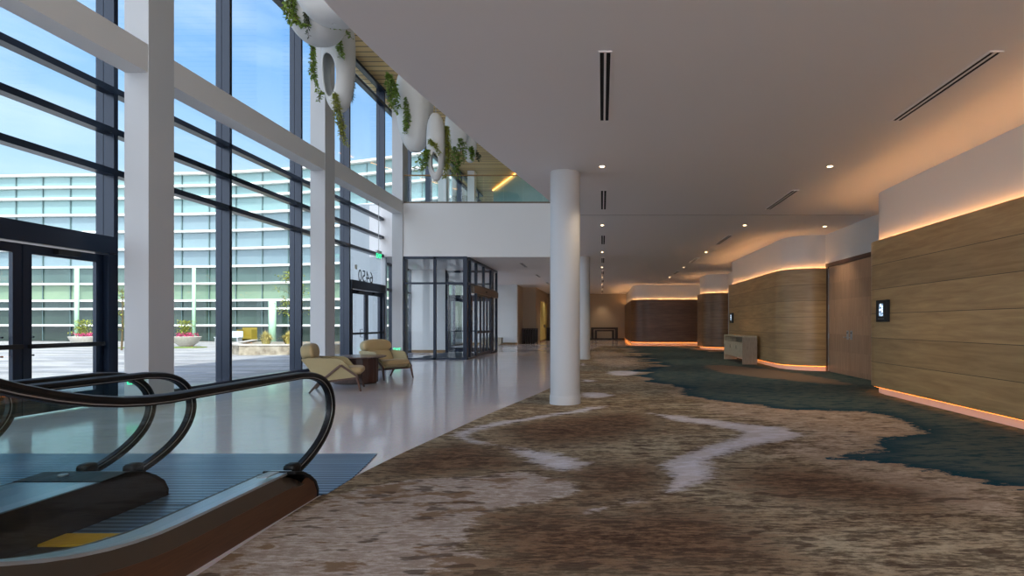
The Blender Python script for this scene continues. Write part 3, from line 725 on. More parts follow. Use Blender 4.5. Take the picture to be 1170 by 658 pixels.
# ------------------------------------------------------------------ balcony guardrail
e_ = tag(empty('balcony_guardrail', (-7.78, 20.65, 6.1)), 'glass guardrail with timber handrail on the balcony edge', 'railing')
MB().box(0, 6.3, -.03, .06, 0, .1).build('base_channel', M['bronze'], e_)
xx = [0, .78, 1.56, 2.34, 3.12, 3.9, 4.68, 5.46, 6.24]
for a, b in zip(xx[:-1], xx[1:]): MB().box(a+.012, b-.012, .005, .02, .08, 1.12).build('pane', M['gglass'], e_)
MB().tube([(0, .012, 1.14), (6.25, .012, 1.14)], .03).build('handrail', M['oak'], e_)

# ------------------------------------------------------------------ ceiling vents and downlights
def ordinal(i): return ['nearest', 'second nearest', 'third', 'fourth', 'fifth', 'sixth', 'seventh', 'farthest'][i]
def make_vent():
    e = empty('ceiling_vent')
    fr = MB()
    for a, b in ((-.068, -.052), (-.012, .012), (.052, .068)): fr.box(a, b, -.86, .86, -.012, .0)
    fr.box(-.068, .068, -.876, -.86, -.012, 0).box(-.068, .068, .86, .876, -.012, 0)
    fr.build('frame', M['ceil'], e)
    for a, b in ((-.052, -.012), (.012, .052)): MB().box(a, b, -.86, .86, -.006, -.001).build('slot', M['cavity'], e)
    return e
def make_light():
    e = empty('downlight')
    MB().lathe([(.042, -.001), (.042, -.006), (.06, -.008), (.066, -.001)], n=24).build('trim_ring', M['white'], e, smooth='auto')
    MB().lathe([(.04, -.001), (.04, -.004)], n=24).build('lens', M['lamp_on'], e)
    l = bpy.data.lights.new('downlight_beam', 'SPOT'); l.energy = DOWNLIGHT_W; l.spot_size = R(82); l.spot_blend = 1.0; l.color = (1, .78, .55); l.shadow_soft_size = .04
    lo = bpy.data.objects.new('downlight_beam', l); C.collection.objects.link(lo); lo.parent = e; lo.location = (0, 0, -.03)
    return e
V0 = make_vent(); L0 = make_light()
uv_, ul_ = [0], [0]
def place(kind, x, y, lab, grp):
    src, cnt = (V0, uv_) if kind == 'v' else (L0, ul_)
    o = src if cnt[0] == 0 else copy_tree(src)
    cnt[0] += 1
    o.location = (x, y, 4.05); tag(o, lab, 'vent' if kind == 'v' else 'ceiling light', grp)
rows = ((.03, 0, 8, 'row by the round columns'), (3.83, 0, 5, 'row nearer the timber walls'), (-3.54, 3, 7, 'row past the glass vestibule'))
for x, i0, i1, rl in rows:
    for i in range(i0, i1):
        yv = 5.97+5.3*i; yl = 8.83+5.27*i
        if x == -3.54: yv += 1.8; yl += -.1
        place('v', x, yv, '%s black ceiling slot vent, %s' % (ordinal(i-i0) if i-i0 < i1-i0-1 else 'farthest', rl), 'ceiling vents')
        place('l', x if x != .03 else 0, yl, '%s round ceiling downlight, %s' % (ordinal(i-i0) if i-i0 < i1-i0-1 else 'farthest', rl), 'ceiling downlights')
place('l', 6.05, 14.27, 'small round downlight in front of the tall timber doors', 'ceiling downlights')
place('l', -4.25, 43.0, 'added round downlight brightening the pale yellow doors', 'ceiling downlights')  # extra lamp, added to brighten the far doors

# ------------------------------------------------------------------ tall timber doors in the recess
r = struct(empty('door_4', (6.65, 14.0, 0)), 'tall timber double door in the recess on the right')
def putr(o): o.parent = r; o.matrix_parent_inverse = Matrix.Translation(r.location).inverted(); return o
putr(MB().box(6.58, 6.65, 15.28, 15.42, 0, 3.1).box(6.56, 6.65, 12.5, 15.42, 3.06, 3.16).box(6.58, 6.65, 12.5, 12.64, 0, 3.1).build('frame', M['walnut_frame']))
def slab_uv(x0, x1, y0, y1, z0, z1, name, mat):
    o = MB().box(x0, x1, y0, y1, z0, z1).build(name, mat); me = o.data
    u = me.uv_layers.new(name='UVMap')
    for l in me.loops:
        c = me.vertices[l.vertex_index].co; u.data[l.index].uv = (c.y+c.x, c.z)
    return o
for a, b, s in ((13.985, 15.26, 1), (12.66, 13.975, -1)):
    putr(slab_uv(6.59, 6.64, a, b, .02, 3.05, 'door_leaf', M['doorwood']))
    yh = a+.1 if s > 0 else b-.1
    putr(MB().box(6.575, 6.59, yh-.05, yh+.05, .98, 1.22).build('lock_plate', M['steel'], bevel=.004))
    putr(MB().box(6.572, 6.576, yh-.022, yh+.022, 1.14, 1.18).build('keypad', M['black']))
    putr(MB().tube([(6.575, yh, 1.04), (6.53, yh, 1.04), (6.53, yh+s*.14, 1.04)], .011).build('door_handle', M['steel'], smooth=True))
    for z in (.35, 1.05, 1.9, 2.8):
        yy = b+.006 if s > 0 else a-.006
        putr(MB().tube([(6.583, yy, z-.07), (6.583, yy, z+.07)], .012).build('hinge', M['steel']))
putr(MB().box(6.576, 6.585, 15.262, 15.282, .03, 3.0).build('edge_strip', M['steel']))
struct(slab_uv(6.6, 6.65, 15.42, 15.5, 0, 3.1, 'trim_4', M['panel']), 'timber strip beside the tall doors')
# pale doors at the far left
r = struct(empty('door_5', (-4.8, 43, 0)), 'pale yellow doors in the side wall far away')
M['paledoor'] = pmat('pale_door', (236, 226, 150), .6)
putr(MB().box(-4.8, -4.77, 40.7, 45.5, .12, 3.15).build('door_leaf', M['paledoor'])); putr(MB().box(-4.8, -4.76, 40.6, 45.6, 0, .12).build('kick_trim', M['oak']))
putr(MB().box(-4.77, -4.72, 42.9, 43.0, 1.1, 1.35).box(-4.77, -4.72, 43.3, 43.4, 1.1, 1.35).build('door_handle', M['black']))

# ------------------------------------------------------------------ room displays
def display(y, lab, far):
    e = tag(empty('room_display', (WX, y, 1.44)), lab, 'display')
    MB().box(-.07, -.002, -.19, .19, 0, .42).build('housing', M['black'], e, bevel=.005)
    scr = bpy.data.materials.get('lit_screen')
    if not scr:
        scr = bpy.data.materials.new('lit_screen'); scr.use_nodes = True; t = scr.node_tree; p = t.nodes['Principled BSDF']
        tx = N(t, 'ShaderNodeTexCoord'); nz = N(t, 'ShaderNodeTexNoise', i_Scale=14.0, i_Detail=2.0); t.links.new(tx.outputs['Object'], nz.inputs['Vector'])
        rp = N(t, 'ShaderNodeValToRGB'); el = rp.color_ramp.elements
        el[0].position = .36; el[0].color = (.04, .07, .12, 1); el[1].position = .62; el[1].color = (.85, .92, 1, 1); q = el.new(.5); q.color = (.2, .3, .42, 1)
        t.links.new(nz.outputs[0], rp.inputs[0]); t.links.new(rp.outputs[0], p.inputs['Emission Color']); p.inputs['Emission Strength'].default_value = 1.0
        t.links.new(rp.outputs[0], p.inputs['Base Color'])
    MB().box(-.073, -.0705, -.07, .07, .11, .35).build('screen', scr, e)
    MB().box(-.073, -.0705, -.11, .11, .055, .062).build('caption_line', M['steel'], e)
    return e
display(10.13, 'black wall display with a lit picture on the nearest timber wall', False)
e2 = display(21.95, 'small black display on the timber wall above the far end of the pale console', True)

# ------------------------------------------------------------------ console tables
e_ = tag(empty('console_table', (5.07, 19.4, .008)), 'pale wooden console table with open shelf against the curved timber wall', 'table')
L_, D_, HH = 1.38, .25, .98
MB().box(-D_, D_, -L_, L_, HH-.05, HH).build('tabletop', M['lightwood'], e_, bevel=.004)
for s in (-1, 1): MB().box(-D_, D_, s*L_-(.05 if s > 0 else 0), s*L_+(0 if s > 0 else .05), 0, HH-.05).build('end_panel', M['greywood'] if s < 0 else M['lightwood'], e_)
MB().box(-D_+.01, D_, -L_+.05, L_-.05, .70, .74).build('shelf', M['lightwood'], e_)
MB().box(D_-.03, D_-.01, -L_+.05, L_-.05, .2, .93).build('back_panel', M['greywood'], e_)
MB().box(-D_+.03, D_-.03, -L_+.05, L_-.05, .2, .23).build('bottom_panel', M['greywood'], e_)
for i in range(3):
    a = -L_+.06+i*(2*L_-.12)/3; b = a+(2*L_-.12)/3-.01
    d = MB().box(-D_+.005, -D_+.03, a, b, .21, .69).build('door', M['lightwood'], e_)
    MB().box(-D_-.01, -D_+.006, b-.06, b-.045, .5, .62).build('handle', M['bronze'], d)
def dark_console(x, y, L, Hh, lab):
    e = tag(empty('dark_console_table', (x, y, 0)), lab, 'table')
    MB().box(-L/2, L/2, -.2, .2, Hh-.17, Hh).build('tabletop', M['darkwood'], e, bevel=.004)
    for s in (-1, 1):
        for d in (-1, 1):
            MB().box(s*L/2-(.24 if s > 0 else 0), s*L/2+(.24 if s < 0 else 0), d*.2-(.06 if d > 0 else 0), d*.2+(.06 if d < 0 else 0), 0, Hh-.1).build('leg', M['darkwood'], e)
        MB().box(s*(L/2-.42)-.10, s*(L/2-.42)+.10, -.12, .12, 0, Hh-.28).build('inner_leg', M['darkwood'], e)
    MB().box(-L/2+.32, L/2-.32, -.14, .14, Hh-.34, Hh-.22).build('inner_top', M['darkwood'], e)
    return e
dark_console(.2, 46.0, 2.35, 1.09, 'dark wooden console table against the far beige wall')
def slatted(x, y, L, lab):
    e = tag(empty('slatted_console_table', (x, y, 0)), lab, 'table')
    MB().box(-L/2, L/2, -.22, .22, 1.02, 1.08).build('tabletop', M['darkwood'], e)
    for i in range(7):
        xx_ = -L/2+.04+i*(L-.08)/6
        MB().box(xx_-.03, xx_+.03, -.2, .2, 0, 1.02).build('slat', M['darkwood'], e)
    MB().box(-L/2, L/2, .12, .16, .1, 1.0).build('back_panel', M['darkwood'], e)
slatted(-5.1, 37.2, 1.1, 'dark slatted console beside the pale yellow doors, nearer one')
slatted(-4.35, 44.6, .7, 'dark slatted console beyond the pale yellow doors, half hidden by the column')

# ------------------------------------------------------------------ escalators
def off(y):
    y0 = 2.95; d = y0-y
    if d <= 0: return 0
    Rr = 2.2; d1 = Rr*.577
    return d*d/(2*Rr) if d < d1 else d1*d1/(2*Rr)+.577*(d-d1)
YE = -.6
def down_path(z, ya, yb=YE, n=30):
    return [(ya+(yb-ya)*i/n, z+off(ya+(yb-ya)*i/n)) for i in range(n+1)]
NEWEL = [(4.08, .235), (4.25, .285), (4.42, .36), (4.56, .46), (4.645, .58), (4.665, .70), (4.62, .82), (4.52, .91), (4.38, .96), (4.2, .98)]
def catmull(p, k=5):
    o = []
    q = [p[0]]+p+[p[-1]]
    for i in range(1, len(q)-2):
        for j in range(k):
            t = j/k; a, b, c, d = q[i-1], q[i], q[i+1], q[i+2]
            o.append(tuple(.5*((2*b[m])+(-a[m]+c[m])*t+(2*a[m]-5*b[m]+4*c[m]-d[m])*t*t+(-a[m]+3*b[m]-3*c[m]+d[m])*t**3) for m in (0, 1)))
    o.append(p[-1]); return o
RAIL = catmull(NEWEL)+down_path(.98, 4.0)
def balustrade(parent, x, glassgroup):
    w = .042
    # profile points (x offset, normal offset); inside of the loop is the positive normal side here
    prof = [(x-w, -.008), (x-w*.9, -.026), (x-w*.4, -.034), (x+w*.4, -.034), (x+w*.9, -.026), (x+w, -.008), (x+w*.8, .004), (x-w*.8, .004)]
    MB().sweep(RAIL, [(a, -b if False else b) for a, b in prof]).build('handrail', M['rubber'], parent, smooth='auto')
    MB().sweep(RAIL, [(x-.026, .004), (x+.026, .004), (x+.02, .022), (x-.02, .022)]).build('handrail_guide', M['guide'], parent, smooth='auto')
    for s_ in (-1, 1):
        MB().sweep(RAIL, [(x+s_*.026, .008), (x+s_*.0285, .008), (x+s_*.0285, .013), (x+s_*.026, .013)]).build('guide_trim', M['steel'], parent)
    # glass: strips between rail and deck
    joints = [4.62, 3.18, 1.75, .3, YE]
    RP = [(y, z) for y, z in RAIL]
    upper = [(y, z) for y, z in RP if z > .60 or y < 4.0]
    for a, b in zip(joints[:-1], joints[1:]):
        ys_ = np.linspace(a-.006, b+.006, 14)
        top = []; bot = []
        for yv in ys_:
            if yv > 4.2:
                ups = [(abs(y-yv), z) for y, z in catmull(NEWEL, 12) if z > .63]; los = [(abs(y-yv), z) for y, z in catmull(NEWEL, 12) if z <= .63]
                top.append((yv, min(ups)[1]-.02)); bot.append((yv, min(los)[1]+.02))
            else:
                top.append((yv, .965+off(yv))); bot.append((yv, .27+off(yv)))
        MB().prism_x(top+bot[::-1], x-.005, x+.005).build('glass_panel', M['gglass'], parent)
def end_shape(z1, yend=4.26):
    """side outline of a deck end, drooping to the floor"""
    return [(yend, 0.0), (yend, .05), (yend-.05, .13), (yend-.13, .19), (yend-.22, z1-.035), (yend-.34, z1)]
def escalator(xr, xl, label, outer=None):
    e = tag(empty('escalator', (0, 0, 0)), label, 'escalator')
    xc = (xr+xl)/2
    for x in (xr, xl): balustrade(e, x, None)
    return e
def deck(parent, x0, x1, name, mat, h=.285, y1=4.0):
    pth = down_path(h, y1)
    MB().sweep(pth, [(x0, 0), (x1, 0), (x1, .02), (x0, .02)]).build(name, mat, parent, smooth='auto')
def skirt(parent, x0, x1, ztop, zbot, name, mat, y1=4.26, end=True):
    top = down_path(ztop, y1-.34 if end else y1)
    if end: top = end_shape(ztop, y1)[1:]+top
    bot = [(p[0], max(0, p[1]-(ztop-zbot)-.0) if p[0] < 2.95 else zbot) for p in top]
    n = len(top); vs = []; fs = []
    for (y, z), (yb, zb) in zip(top, bot): vs += [(x0, y, z), (x1, y, z), (x1, yb, zb), (x0, yb, zb)]
    for i in range(n-1):
        for k in range(4): fs.append((i*4+k, i*4+(k+1) % 4, i*4+4+(k+1) % 4, i*4+4+k))
    fs += [(3, 2, 1, 0), tuple((n-1)*4+k for k in range(4))]
    MB().add(vs, fs).build(name, mat, parent)
def outer_bank(parent, xs, side):
    """deck, bronze edge, timber skirt on the outer side; side +1 = outer side toward +x"""
    s = side
    def rng(a, b): return (min(xs+s*a, xs+s*b), max(xs+s*a, xs+s*b))
    skirt(parent, *rng(.085, .11), .185, 0, 'timber_skirt', M['skirtwood'])
    # bronze sloping edge
    pth = end_shape(.27, 4.2)[3:]+down_path(.27, 3.86)
    vs = []; fs = []
    for (y, z) in pth:
        k = max(0, min(1, (z-.15)/.1)) if y > 3.8 else 1
        vs += [(xs+s*.055, y, z), (xs+s*.112, y, z-.085*k), (xs+s*.09, y, z-.1*k-.01), (xs+s*.04, y, z-.02)]
    for i in range(len(pth)-1):
        for q in range(4): fs.append((i*4+q, i*4+(q+1) % 4, i*4+4+(q+1) % 4, i*4+4+q))
    MB().add(vs, fs).build('bronze_edge', M['bronze'], parent)
    deck(parent, *rng(-.10, .056), 'deck', M['decksteel'])
    skirt(parent, *rng(-.125, -.10), .285, 0, 'inner_skirt', M['greydeck'])
    # end cap, black
    prof = [(4.275, 0), (4.28, .06), (4.24, .14), (4.16, .205), (4.06, .262), (3.94, .296), (3.94, .27), (4.05, .235), (4.14, .185), (4.21, .13), (4.25, .05), (4.25, 0)]
    a, b = rng(-.13, .115)
    MB().prism_x(prof, a, b).build('end_cap', M['rubber'], parent, bevel=.006)
    MB().superell((xs, 4.1, .27), (.10, .12, .09), .6, .6).build('rail_inlet', M['rubber'], parent, smooth=True)
def treads(parent, xa, xb):
    y = 3.27; i = 0
    while y > YE:
        z = off(y-.2); z = max(0, z-.0)+.012
        MB().box(xa, xb, y-.40, y-.004, z-(.02 if z < .05 else .2), z).build('step', M['tread'], parent)
        y -= .4; i += 1
def comb(parent, xa, xb):
    MB().box(xa, xb, 3.28, 3.46, .004, .022).build('comb_plate', M['yellow'], parent, bevel=.004)
    for x in (xa+.33, xa+.52): MB().box(x, x+.03, 3.36, 3.39, .022, .024).build('comb_screw', M['steel'], parent)
XR = -2.42; XL = -3.66; XR2 = -4.02; XL2 = -5.26
es1 = escalator(XR, XL, 'nearest escalator with glass sides and timber skirt beside the carpet')
outer_bank(es1, XR, 1); treads(es1, XL+.13, XR-.13); comb(es1, XL+.13, XR-.13)
es2 = escalator(XR2, XL2, 'farther escalator running alongside the nearest one, toward the windows')
outer_bank(es2, XL2, -1); treads(es2, XL2+.13, XR2-.13); comb(es2, XL2+.13, XR2-.13)
# the two banks that stand back to back between the runs
def inner_bank(parent, a, b, xrail, inner):
    skirt(parent, inner-(.025 if inner == b else 0), inner+(.025 if inner == a else 0), .285, 0, 'inner_skirt', M['greydeck'])
    deck(parent, a+(.024 if inner == a else 0), b-(.024 if inner == b else 0), 'deck', M['decksteel'], .285, 3.95)
    prof = [(4.275, 0), (4.28, .06), (4.24, .14), (4.16, .205), (4.06, .262), (3.90, .30), (3.7, .290), (3.7, .27), (4.05, .235), (4.14, .185), (4.21, .13), (4.25, .05), (4.25, 0)]
    MB().prism_x(prof, a, b).build('end_cap', M['rubber'], parent, bevel=.003)
    MB().superell((xrail, 4.1, .27), (.10, .12, .09), .6, .6).build('rail_inlet', M['rubber'], parent, smooth=True)
inner_bank(es2, XR2-.13, -3.841, XR2, XR2-.13)
inner_bank(es1, -3.839, XL+.13, XL, XL+.13)
MB().lathe([(.03, .29), (.03, .305), (.022, .308)], (XR2+.10, 3.82, 0), n=20).build('stop_button', M['steel'], es2)
MB().box(XR-.03, XR+.045, 3.72, 3.86, .306, .314).build('sign_plate', M['steel'], es1)
# landing plates and ribbed walk-off floor
lp = [(-6.6, 3.0), (-5.41, 3.0), (-5.41, 4.29), (-5.12, 4.29), (-5.12, 3.47), (-4.16, 3.47), (-4.16, 4.29), (-3.52, 4.29), (-3.52, 3.47), (-2.555, 3.47), (-2.555, 4.29), (ex(4.3)-.02+.05, 4.29), (-2.25, 4.7), (-2.31, 5.1), (-2.41, 5.62), (-6.6, 5.62)]
lpo = tag(MB().prism(lp, .001, .012).build('landing_plate', M['landing']), 'dark ribbed metal floor plate in front of the escalators', 'floor plate')
MB().box(-6.6, -2.56, 4.02, 4.035, .0121, .0135).build('seam', M['black'], lpo)
# small oval maker plate with a dark loop
ov = MB(); ov.lathe([(.1, .0), (.1, .003)], (-2.97, 3.86, .0125), n=32, sx=1.0, sy=.52); o = ov.build('oval_badge', M['steel'], lpo)
MB().lathe([(.06, .0), (.06, .0015)], (-2.975, 3.86, .0156), n=24, sx=1, sy=.42).build('badge_loop', M['black'], lpo)
for i in range(6): MB().box(-2.86+i*.035, -2.843+i*.035, 3.955, 3.975, .0125, .0145).build('badge_letter', M['steel'], lpo)

# ------------------------------------------------------------------ round table and lounge chairs
e_ = tag(empty('round_table', (-5.85, 12.45, 0)), 'round walnut table with drum base between the two lounge chairs', 'table')
MB().lathe([(.0, .595), (.62, .595), (.68, .615), (.685, .63), (.68, .64), (.0, .64)], n=72).build('tabletop', pmat('table_top', (112, 96, 92), .22, 0, .5, 4, (1, 8, 1)), e_, smooth='auto')
fl = MB(); nseg = 48
pts = []
for k in range(nseg):
    a = 2*PI*k/nseg; rr = .52 if k % 2 else .508
    pts.append((rr*math.cos(a), .40*math.sin(a)))
MB().prism(pts, .03, .595).build('base', M['walnut'], e_)
MB().lathe([(.48, 0), (.48, .03)], n=48, sy=.76).build('plinth', M['darkwood'], e_)

def lounge(loc, rz, lab):
    e = tag(empty('lounge_chair', loc, rz), lab, 'chair', 'lounge chairs at the round table')
    side = [(-.30, .20), (-.47, .45), (-.64, .68), (-.52, .715), (-.2, .70), (.05, .69), (.12, .655), (.24, .50), (.41, .315), (.37, .265), (.05, .225)]
    for s in (-1, 1):
        m = MB(); n = len(side)
        # leaning wing: upper part spread outward
        def yo(z, inner): return s*((.335 if inner else .385)+(.05*(z-.2)/.5))
        vs = [(x, yo(z, True), z) for x, z in side]+[(x, yo(z, False), z) for x, z in side]
        m.add(vs, [tuple(range(n)), tuple(reversed(range(n, 2*n)))]+[(i, (i+1) % n, n+(i+1) % n, n+i) for i in range(n)])
        m.build('arm', M['shell'], e, bevel=.018)
    # back shell between the wings, following the recline
    bk = MB(); sec = [(-.26, .22), (-.42, .45), (-.58, .69)]
    vs = []; fs = []
    for (x, z) in sec:
        for dx, hw in ((0, 1), (-.06, 1)):
            k = .36+.05*(z-.2)/.5
            for j in range(9):
                yy = -k+2*k*j/8; bow = -.03*(1-(yy/k)**2)
                vs.append((x+dx+bow, yy, z))
    for i in range(2):
        o0 = i*18
        for j in range(8):
            fs.append((o0+j, o0+j+1, o0+18+j+1, o0+18+j)); fs.append((o0+9+j+1, o0+9+j, o0+27+j, o0+27+j+1))
        fs.append((o0, o0+18, o0+27, o0+9)); fs.append((o0+8, o0+17, o0+35, o0+26))
    for j in range(8): fs.append((j+1, j, 9+j, 9+j+1)); fs.append((36+j, 36+j+1, 45+j+1, 45+j))
    bk.add(vs, fs).build('back_shell', M['shell'], e, smooth='auto', bevel=.012)
    rot = Matrix.Rotation(R(-33), 3, 'Y')
    MB().superell((-.36, 0, .53), (.13, .70, .44), .45, .35, rot).build('back_cushion', M['cushion'], e, smooth=True)
    MB().superell((-.53, 0, .825), (.245, .80, .345), .75, .38, Matrix.Rotation(R(-8), 3, 'Y'), nu=40, nv=24).build('headrest', M['shell'] if False else M['cushion'], e, smooth=True)
    MB().superell((-.555, 0, .825), (.235, .805, .343), .7, .38, Matrix.Rotation(R(-8), 3, 'Y'), nu=40, nv=24).build('headrest_back', M['shell'], e, smooth=True)
    MB().superell((.08, 0, .405), (.82, .68, .185), .6, .32, Matrix.Rotation(R(-4), 3, 'Y'), nu=44, nv=20).build('seat_cushion', M['cushion'], e, smooth=True)
    MB().superell((.06, 0, .315), (.66, .70, .14), .5, .3, Matrix.Rotation(R(-9), 3, 'Y')).build('seat_shell', M['shell'], e, smooth=True)
    fm = MB()
    for s in (-1, 1):
        y = s*.405
        fm.bar((-.32, y, .21), (.08, y+s*.03, .555), .04, .042); fm.bar((.08, y+s*.03, .555), (.40, y, .30), .04, .042); fm.bar((-.34, y, .205), (.41, y, .285), .03, .04)
    fm.bar((.36, -.405, .265), (.36, .405, .265), .035, .035).bar((-.3, -.405, .2), (-.3, .405, .2), .035, .035)
    fm.build('frame', M['walnut_frame'], e, bevel=.005)
    for s in (-1, 1):
        MB().tube([(.38, s*.40, .29), (.45, s*.42, 0)], [.03, .018], 10).build('leg', M['walnut_frame'], e, smooth='auto')
        MB().tube([(-.32, s*.39, .22), (-.50, s*.40, 0)], [.03, .018], 10).build('leg', M['walnut_frame'], e, smooth='auto')
    return e
lounge((-5.57, 11.12, 0), R(20), 'pale lounge chair with its back turned, nearer the escalators')
lounge((-5.52, 13.55, 0), R(-34), 'tan lounge chair facing the viewer, beyond the round table')

# ------------------------------------------------------------------ hanging planter pods
def pod(px, py, Y, wpx, hpx, depth, hole_c, hole_r, lab, back_c=None, back_r=None, rz=0, fat=1.0, tap=.08, asp=1.0):
    """shell with a hole in front and one behind; sizes measured at depth Y"""
    c = at(px, py, Y); W = wpx*Y/F; Hh = hpx*Y/F
    bc = back_c or (hole_c[0], -hole_c[1], hole_c[2]); brr = back_r or hole_r
    d1 = Vector(hole_c).normalized(); d2 = Vector(bc).normalized()
    q12 = (-d1).rotation_difference(d2)
    ref = Vector((0, 0, 1)) if abs(d1.z) < .9 else Vector((0, 1, 0))
    u1 = d1.cross(ref).normalized(); v1 = u1.cross(d1)
    from mathutils import Quaternion
    def shell(k, n, t):
        w1 = u1*math.cos(2*PI*k/n)+v1*math.sin(2*PI*k/n)
        sq = (1-t)**2+(t**2)                       # holes are wider or flatter than round near the rims only
        th = hole_r+(PI-brr-hole_r)*t
        w2 = (u1*math.cos(2*PI*k/n)+v1*math.sin(2*PI*k/n)*(1-(1-asp)*abs(2*t-1)**3))
        p = d1*math.cos(th)+w2*math.sin(th)
        return (Quaternion().slerp(q12, t) @ p).normalized()
    n = 48; m = 18; vs = []; fs = []
    for j in range(m+1):
        t = j/m; t = t*t*(3-2*t)*.4+t*.6
        for k in range(n):
            p = shell(k, n, t)
            # taper: the lower end is narrower
            ee = 2.5; p = p/((abs(p.x)**ee+abs(p.y)**ee+abs(p.z)**ee)**(1/ee)); q = Vector((p.x*(1+tap*p.z), p.y*(1+tap*p.z), p.z))
            vs.append((q.x*W/2*fat, q.y*depth/2, q.z*Hh/2))
    for j in range(m):
        for k in range(n): fs.append((j*n+k, j*n+(k+1) % n, (j+1)*n+(k+1) % n, (j+1)*n+k))
    e = tag(empty('hanging_planter', c, rz), lab, 'planter', 'white planter pods hanging over the lounge')
    o = MB().add(vs, fs).build('pod', M['pod'], e, smooth=True)
    so_ = o.modifiers.new('thick', 'SOLIDIFY'); so_.thickness = .035; so_.offset = -1
    sb = o.modifiers.new('sub', 'SUBSURF'); sb.levels = 1; sb.render_levels = 1
    MB().tube([(0, 0, Hh/2-.03), (0, 0, 10.74-c.z)], .006, 6).build('cable', M['steel'], e)
    return e
pod(362, 2, 9.15, 60, 96, .95, (-.15, -.72, .68), .74, 'large round white pod nearest the viewer with a wide open front', back_c=(-.42, .85, .30), back_r=.22, tap=-.04)
pod(380, -24, 7.7, 80, 102, .9, (-.1, .25, .95), .35, 'white pod tucked above the nearest one at the ceiling edge', back_c=(0, .05, -1), back_r=.02, tap=-.05)
pod(387, 66, 10.3, 35, 126, .5, (-.38, -.88, -.40), .56, 'tall white pod with an oval hole in front of the windows', back_c=(-.42, .9, -.30), back_r=.5, tap=.02, asp=.62)
pod(474, 124, 14.0, 40, 100, .8, (-.1, .1, 1.0), .3, 'broad closed white pod beside the window column', back_c=(.05, .1, -1), back_r=.02, tap=.14)
pod(498, 168, 13.1, 20, 78, .42, (.1, -.85, -.48), .40, 'slim white pod with an oval hole, above the balcony rail', back_c=(-.2, .9, -.38), back_r=.45, asp=.7)
pod(522, 148, 15.6, 26, 50, .5, (.1, .1, 1.0), .3, 'small leaning white pod close to the ceiling edge', back_c=(.1, .1, -1), back_r=.02)
pod(537, 166, 16.2, 15, 40, .35, (.1, .1, 1.0), .3, 'smallest white pod, farthest of the hanging planters', back_c=(.1, .05, -1), back_r=.02)
def leaf(mb, p, d, up, s, wd=.55):
    d = d.normalized(); sd = d.cross(up)
    if sd.length < .1: sd = d.cross(Vector((1, 0, 0)))
    sd = sd.normalized(); nn = sd.cross(d)
    a = p; b = p+d*s*.45+sd*s*wd/2+nn*s*.08; c = p+d*s; e = p+d*s*.45-sd*s*wd/2+nn*s*.08; f = p+d*s*.5-nn*s*.05
    mb.add([a, b, c, e, f], [(0, 1, 4), (1, 2, 4), (2, 3, 4), (3, 0, 4)])
def vine(pts, Y, strands, spread, size, dens, lab, mat='leaf', wd=.6, name='trailing_plant'):
    P = [at(x, y, Y) for x, y in pts]; c = P[0]
    e = tag(empty(name, c), lab, 'plant', 'plants trailing from the white pods')
    st = MB(); lf = MB(); rnd = random.Random(hash(lab) % 1000 if False else len(lab)*7+int(pts[0][0]))
    for s in range(strands):
        L = rnd.uniform(.55, 1) if s else 1
        path = []
        ox, oy = rnd.uniform(-1, 1)*spread, rnd.uniform(-1, 1)*spread
        n = 12
        for i in range(n+1):
            t = i/n*L; k = t*(len(P)-1); a = int(min(k, len(P)-2)); q = P[a].lerp(P[a+1], k-a)
            grow = min(1, t*3+.15)
            path.append(q-c+Vector((ox*grow+rnd.uniform(-.01, .01), oy*grow+rnd.uniform(-.01, .01), rnd.uniform(-.008, .008))))
        st.tube(path, .004, 4, False)
        tot = sum((path[i+1]-path[i]).length for i in range(n)); cnt = int(tot*dens*1.7)
        for _ in range(cnt):
            k = rnd.uniform(0, n-.001); a = int(k); q = path[a].lerp(path[a+1], k-a)
            th = rnd.uniform(0, 2*PI); d = Vector((math.cos(th), math.sin(th), rnd.uniform(-1.1, .4)))
            leaf(lf, q+d*.005, d, Vector((rnd.uniform(-.5, .5), rnd.uniform(-.5, .5), 1)), size*1.15*rnd.uniform(.6, 1.2), wd)
    st.build('stem', M['stem'], e); lf.build('foliage', M[mat], e)
vine([(333, -6), (328, 8), (334, 24), (346, 27)], 8.6, 9, .09, .062, 46, 'bushy ivy spilling over the left of the nearest pod')
vine([(349, 14), (350, 26), (351, 42)], 8.7, 4, .035, .045, 60, 'dark trailing sprig in the mouth of the nearest pod', 'leafdark', .35)
vine([(356, 18), (366, 23), (378, 29), (386, 32)], 8.7, 3, .03, .04, 50, 'thin ivy strand across the top of the nearest pod')
vine([(378, 29), (390, 31), (400, 44)], 9.6, 5, .05, .055, 50, 'ivy hanging at the ceiling edge above the tall pod')
vine([(386, 36), (389, 52), (392, 68)], 10.06, 6, .07, .06, 45, 'ivy clump in front of the tall pod with the hole')
vine([(357, 50), (357, 80), (361, 103)], 10.4, 6, .04, .055, 60, 'long green strand hanging left of the tall pod')
vine([(372, 106), (366, 105), (364, 116)], 10.2, 4, .04, .05, 40, 'small sprig at the left side of the tall pod')
vine([(383, 106), (386, 125), (392, 148), (398, 168)], 10.0, 8, .07, .06, 62, 'long fern trailing from the hole of the tall pod', 'leafyellow', .25)
vine([(400, 76), (403, 95), (401, 118)], 10.4, 6, .035, .05, 65, 'green strand on the right side of the tall pod', 'leafdark', .4)
vine([(444, 84), (450, 105), (453, 128)], 13.4, 8, .12, .085, 45, 'leafy bunch at the top left of the broad pod')
vine([(464, 112), (466, 132), (465, 154)], 13.62, 5, .05, .075, 50, 'leafy strand down the face of the broad pod')
vine([(492, 132), (499, 136), (499, 150)], 13.15, 5, .08, .075, 36, 'dark leaves between the broad pod and the slim pod', 'leafdark')
